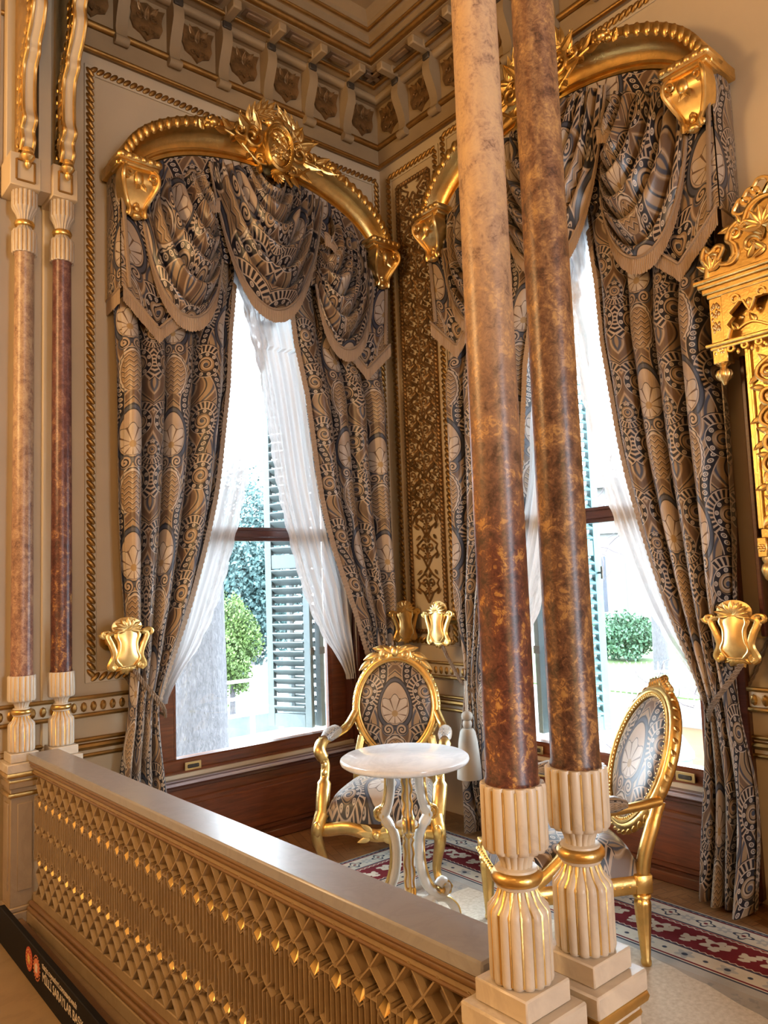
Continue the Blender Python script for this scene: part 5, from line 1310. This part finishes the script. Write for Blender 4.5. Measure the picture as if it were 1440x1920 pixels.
# ---------------- gilt mirror frame on the right wall ----------------
def mirror():
    root = empty('gilt_mirror', (0, -2.5, 0), -PI/2); tag(root, 'tall carved gilt mirror frame with a pierced crest at the right edge', 'mirror')
    # local: x along the wall to the right (world -y), -y into the room
    f = .30; W = 1.9
    def part(nm, mb, mat=GOLD, par=root, sm=40): return mb.build(nm, mat, par, sm)
    c = MB()
    for i, (x0, d, z0, z1) in enumerate(((-.015, f, 2.765, 2.785), (0.0, f-.01, 2.745, 2.766), (.012, f-.025, 2.72, 2.747), (.028, f-.035, 2.70, 2.722))): c.box(x0, W-x0, -d, -.002, z0, z1, .005)
    part('cornice', c)
    fz = MB(); fz.box(.035, .095, -f+.04, -.002, 2.49, 2.70, .004); fz.box(.095, W-.095, -f+.10, -.002, 2.49, 2.70); part('frieze', fz)
    # pierced trefoil valance hanging in front of the frieze
    sc_ = MB(); out = [(.095, 2.70), (.095, 2.50)]; x = .105; up = [(.11, 2.5), (.125, 2.54), (.11, 2.56), (.14, 2.59), (.125, 2.61), (.16, 2.64)]
    out += up
    xx = .16
    while xx < 1.0:
        out += [(xx+.012, 2.652), (xx+.03, 2.648), (xx+.045, 2.615), (xx+.055, 2.598), (xx+.066, 2.615), (xx+.08, 2.648), (xx+.098, 2.652)]; xx += .11
    out += [(W-.095, 2.64), (W-.095, 2.70)]
    sc_.prism(out, -f+.035, -f+.062, 'y'); part('pierced_valance', sc_)
    ed = MB(); ed.tube([(a, -f+.032, b) for a, b in out[2:-2]], .006, 6)
    xx = .16
    while xx < 1.0:
        ed.tube([(xx-.002+.016*math.cos(t), -f+.03, 2.665+.016*math.sin(t)) for t in [j*.7 for j in range(10)]], .006, 6); leaf(ed, (xx+.055, 2.655), -PI/2, .05, .014, -f+.03, .5, -.1); xx += .11
    part('valance_edging', ed, GOLD_BRIGHT)
    vn = MB(); pts = [(.13+.02*i, -f+.095, 2.545+.022*math.sin(i*.55)) for i in range(42)]; vn.tube(pts, .006, 6)
    for i in range(0, 42, 4): leaf(vn, (pts[i][0], pts[i][2]), PI/2+.5*(-1)**i, .05, .014, -f+.095, .5, .1); vn.ell((pts[i][0]+.02, -f+.09, pts[i][2]+.05), (.012, .01, .012), 6, 5)
    part('vine_relief', vn, GOLD_BRIGHT)
    rb = MB(); rnd = random.Random(5)
    for i in range(26): rb.ell((.065+rnd.uniform(-.016, .016), -f+.037, 2.54+rnd.uniform(0, .13)), (.005, .006, .011), 5, 4)
    part('relief_sprig', rb, GOLD_BRIGHT); rb = MB()
    for i in range(16): rb.ell((.07+rnd.uniform(-.018, .018), -f+.036, 2.445+rnd.uniform(0, .035)), (.006, .006, .007), 5, 4)
    part('relief_sprig', rb, GOLD_BRIGHT)
    lo = MB(); lo.box(.015, W-.015, -f+.015, -.002, 2.475, 2.492, .005); lo.box(.03, W-.03, -f+.03, -.002, 2.462, 2.476, .004); lo.box(.038, .105, -f+.035, -.2, 2.40, 2.464, .004); part('lower_moulding', lo)
    hs = MB(); x = .12
    while x < 1.0:
        hs.tube([(x+.013*math.cos(t), -f+.04, 2.455+.013*math.sin(t)) for t in [j*.7 for j in range(10)]], .007, 6); hs.ell((x+.03, -f+.04, 2.435), (.008, .008, .014), 6, 5); x += .06
    part('trefoil_fringe', hs)
    dp = MB(); dp.lathe([(.006, 2.305), (.012, 2.315), (.014, 2.322), (.03, 2.335), (.036, 2.352), (.03, 2.37), (.016, 2.378), (.014, 2.388), (.024, 2.394), (.03, 2.40), (.03, 2.404)], 40, (.07, -.235), lambda a, r, z: 1+.06*math.cos(12*a) if .02 < r else 1); part('drop_finial', dp, GOLD_BRIGHT)
    # pierced crest
    cr = MB(); P = smooth_path([(.02, 2.785, 0), (.03, 2.85, 0), (.012, 2.90, 0), (.03, 2.945, 0), (.05, 2.915, 0), (.085, 2.935, 0), (.11, 2.92, 0), (.10, 2.895, 0), (.085, 2.87, 0), (.10, 2.845, 0), (.135, 2.845, 0), (.155, 2.875, 0), (.15, 2.92, 0), (.13, 2.945, 0), (.145, 2.985, 0), (.18, 3.01, 0), (.20, 2.99, 0), (.215, 3.02, 0), (.235, 3.055, 0), (.29, 3.08, 0), (.42, 3.07, 0), (.60, 3.12, 0), (.95, 3.16, 0)], 4)
    o = [(p[0], p[1]) for p in P]; full = o+[(W-a, b) for a, b in reversed(o)]
    cr.prism(full, -f+.06, -f+.10, 'y'); part('crest', cr)
    ce = MB(); ce.tube([(a, -f+.056, b) for a, b in o], .011, 8); ce.tube([(a+.018, -f+.054, b-.008) for a, b in o[34:]], .008, 6)
    for (px, pz, R, a, tn) in ((.06, 2.88, .03, .5, 1.2), (.17, 2.96, .03, 2.5, -1.2), (.235, 2.89, .045, 0, 1.3), (.33, 2.93, .05, 2, -1.2), (.42, 2.9, .05, 1, 1.3)): ce.tube(spiral(px, pz, R, .008, a, tn, 16, -f+.055), .009, 7)
    for i in range(22): leaf(ce, (rnd.uniform(.15, .5), rnd.uniform(2.82, 3.0)), rnd.uniform(0, 2*PI), .07, .016, -f+.055, .5, .2)
    for k in range(7): leaf(ce, (.285, 2.955), PI/2+(k-3)*.5, .085, .02, -f+.05, .5, .2); 
    for k in range(5): leaf(ce, (.05, 2.83), PI/2+(k-2)*.5, .07, .014, -f+.055, .5, .2)
    part('crest_carving', ce, GOLD_BRIGHT)
    kn = MB()
    for (cx, cz) in ((.24, 3.105), (.285, 3.135), (.33, 3.10), (.20, 3.075)): kn.tube([(cx+.034*math.cos(t)*(1+.3*math.sin(2*t)), -f+.07, cz+.034*math.sin(t)) for t in [2*PI*j/18 for j in range(18)]], .010, 7, closed=True, up=(0, 1, 0))
    part('knotwork', kn, GOLD_BRIGHT)
    # stiles with a running scroll
    def stile(x0, x1, z0, z1, d, R):
        s = MB(); s.box(x0, x1, -d, -.002, z0, z1, .004); s.box(x0+.022, x0+.034, -d-.014, -d, z0, z1, .003); s.box(x1-.03, x1-.018, -d-.014, -d, z0, z1, .003); st = part('stile', s)
        g = MB(); z = z0+.07; k = 0; cx = (x0+x1)/2+.004
        while z < z1-.06:
            sg = 1 if k % 2 == 0 else -1
            g.tube(spiral(cx, z, R, .008, -PI/2-sg*.4, sg*1.45, 20, -d-.012), [.011*(1-.4*i/20) for i in range(21)], 7); g.ell((cx, -d-.012, z), (.014, .012, .014), 7, 5)
            g.tube(bez([(cx-sg*R, -d-.012, z), (cx-sg*R, -d-.012, z+R*1.2), (cx+sg*R, -d-.012, z+R*1.2), (cx+sg*R, -d-.012, z+R*2.2)], 10), .009, 7)
            for q in range(4): leaf(g, (cx+R*.9*math.cos(q*1.7+k), z+R*.9*math.sin(q*1.7+k)), q*1.7+k+.9, .055, .014, -d-.008, .5, .25)
            z += R*2.15; k += 1
        part('running_scroll', g, GOLD_BRIGHT, st)
        return st
    stile(.16, .345, 1.66, 2.47, .23, .046)
    stile(.41, .56, .18, 2.44, .20, .046)
    rd = MB(); rd.box(.105, .125, -.16, -.002, 1.2, 2.44, .004); part('dark_reveal', rd, WOOD_D)
    lw = MB(); lw.box(.165, .40, -.22, -.002, 1.62, 1.665, .005); lw.box(.15, .19, -.23, -.17, 1.54, 1.625, .004); part('ledge', lw)
    rs = MB()
    for k in range(6): rs.ell((.17+.011*math.cos(k*PI/3), -.234, 1.58+.011*math.sin(k*PI/3)), (.007, .006, .007), 6, 5)
    rs.ell((.17, -.236, 1.58), (.006, .006, .006), 6, 5); rs.lathe([(.003, 1.44), (.01, 1.45), (.016, 1.465), (.022, 1.485), (.018, 1.505), (.009, 1.515), (.016, 1.53), (.016, 1.542)], 24, (.17, -.2), lambda a, r, z: 1+.06*math.cos(10*a)); part('rosette_drop', rs, GOLD_BRIGHT)
    stile(.20, .40, .12, 1.62, .17, .05)
    bs = MB(); bs.box(.15, W-.15, -.25, -.002, .001, .14, .006); bs.box(.17, W-.17, -.23, -.002, .14, .18, .006); part('base', bs)
    gl, nt, b = new_mat('mirror_silver'); b.inputs['Metallic'].default_value = 1; b.inputs['Roughness'].default_value = .03; b.inputs['Base Color'].default_value = (.85, .86, .86, 1)
    part('mirror_glass', MB().box(.56, W-.40, -.04, -.02, .45, 2.44), gl, root, 0)
    rt = MB(); rt.box(W-.40, W-.16, -.2, -.002, .18, 2.47, .004); part('stile', rt)
mirror()
# ---------------- low barrier banner ----------------
def banner():
    root = empty('printed_barrier_board', (-2.635, -.36, 0)); tag(root, 'low black board printed with white lettering and two round emblems', 'sign')
    MB().box(-.012, .012, -2.7, .0, .001, .15, .003).build('board', BLACK, root)
    wm = simple('white_lettering', (.6, .52, .42), .6, 0, 5, .03); rd = simple('red_emblem_print', (.42, .06, .03), .6, 0, 5, .1); og = simple('orange_emblem_print', (.55, .17, .08), .6, 0, 5, .1); yl = simple('yellow_emblem_print', (.6, .4, .1), .6)
    def text(s, y, z, size, sx=1.0):
        cu = bpy.data.curves.new('lettering', 'FONT'); cu.body = s; cu.size = size; cu.extrude = .0005
        o = bpy.data.objects.new('lettering', cu); col.objects.link(o); o.parent = root; o.location = (-.0135, y, z); o.rotation_euler = (PI/2, 0, -PI/2); o.scale = (sx, 1, 1); cu.materials.append(wm)
        dg = bpy.context.evaluated_depsgraph_get(); me = bpy.data.meshes.new_from_object(o.evaluated_get(dg)); q = bpy.data.objects.new('lettering', me); col.objects.link(q); q.parent = root; q.location = o.location; q.rotation_euler = o.rotation_euler; q.scale = o.scale
        bpy.data.objects.remove(o); return q
    text('MİLLİ SARAYLAR BAŞKANLIĞI', -.64, .068, .046, .93); text('TÜRKİYE CUMHURİYETİ CUMHURBAŞKANLIĞI', -.635, .113, .021, .86)
    e = MB(); e.lathe([(0, 0), (.044, 0), (.044, .002), (0, .002)], 32, cap=False); e.xf(Matrix.Translation((-.0125, -.468, .088)) @ Matrix.Rotation(-PI/2, 4, 'Y')); em = e.build('round_emblem', rd, root)
    s = MB()
    pt = [((.022 if i % 2 == 0 else .011)*math.cos(PI*i/8), (.022 if i % 2 == 0 else .011)*math.sin(PI*i/8)) for i in range(16)]
    s.prism([(-.468+a, .088+b) for a, b in pt], -.0158, -.0146, 'x')
    for i in range(16): a = 2*PI*i/16; s.box(-.0158, -.0146, -.468+.034*math.cos(a)-.002, -.468+.034*math.cos(a)+.002, .088+.034*math.sin(a)-.002, .088+.034*math.sin(a)+.002)
    s.build('sunburst', yl, em, 0)
    r = MB(); r.prism([(-.567+.034*math.cos(2*PI*i/28), .088+.034*math.sin(2*PI*i/28)) for i in range(28)], -.0145, -.0125, 'x')
    for i in range(20): a = 2*PI*i/20; r.ell((-.0135, -.567+.043*math.cos(a), .088+.043*math.sin(a)), (.001, .004, .004), 5, 4)
    re_ = r.build('round_emblem', og, root, 0)
    h = MB(); h.prism([(-.567-.012, .074), (-.567+.012, .074), (-.567+.012, .092), (-.567+.016, .096), (-.567, .106), (-.567-.016, .096), (-.567-.012, .092)], -.016, -.0146, 'x'); h.prism([(-.567-.004, .074), (-.567+.004, .074), (-.567+.004, .086), (-.567-.004, .086)], -.0165, -.016, 'x'); h.build('gateway_mark', wm, re_, 0)
banner()
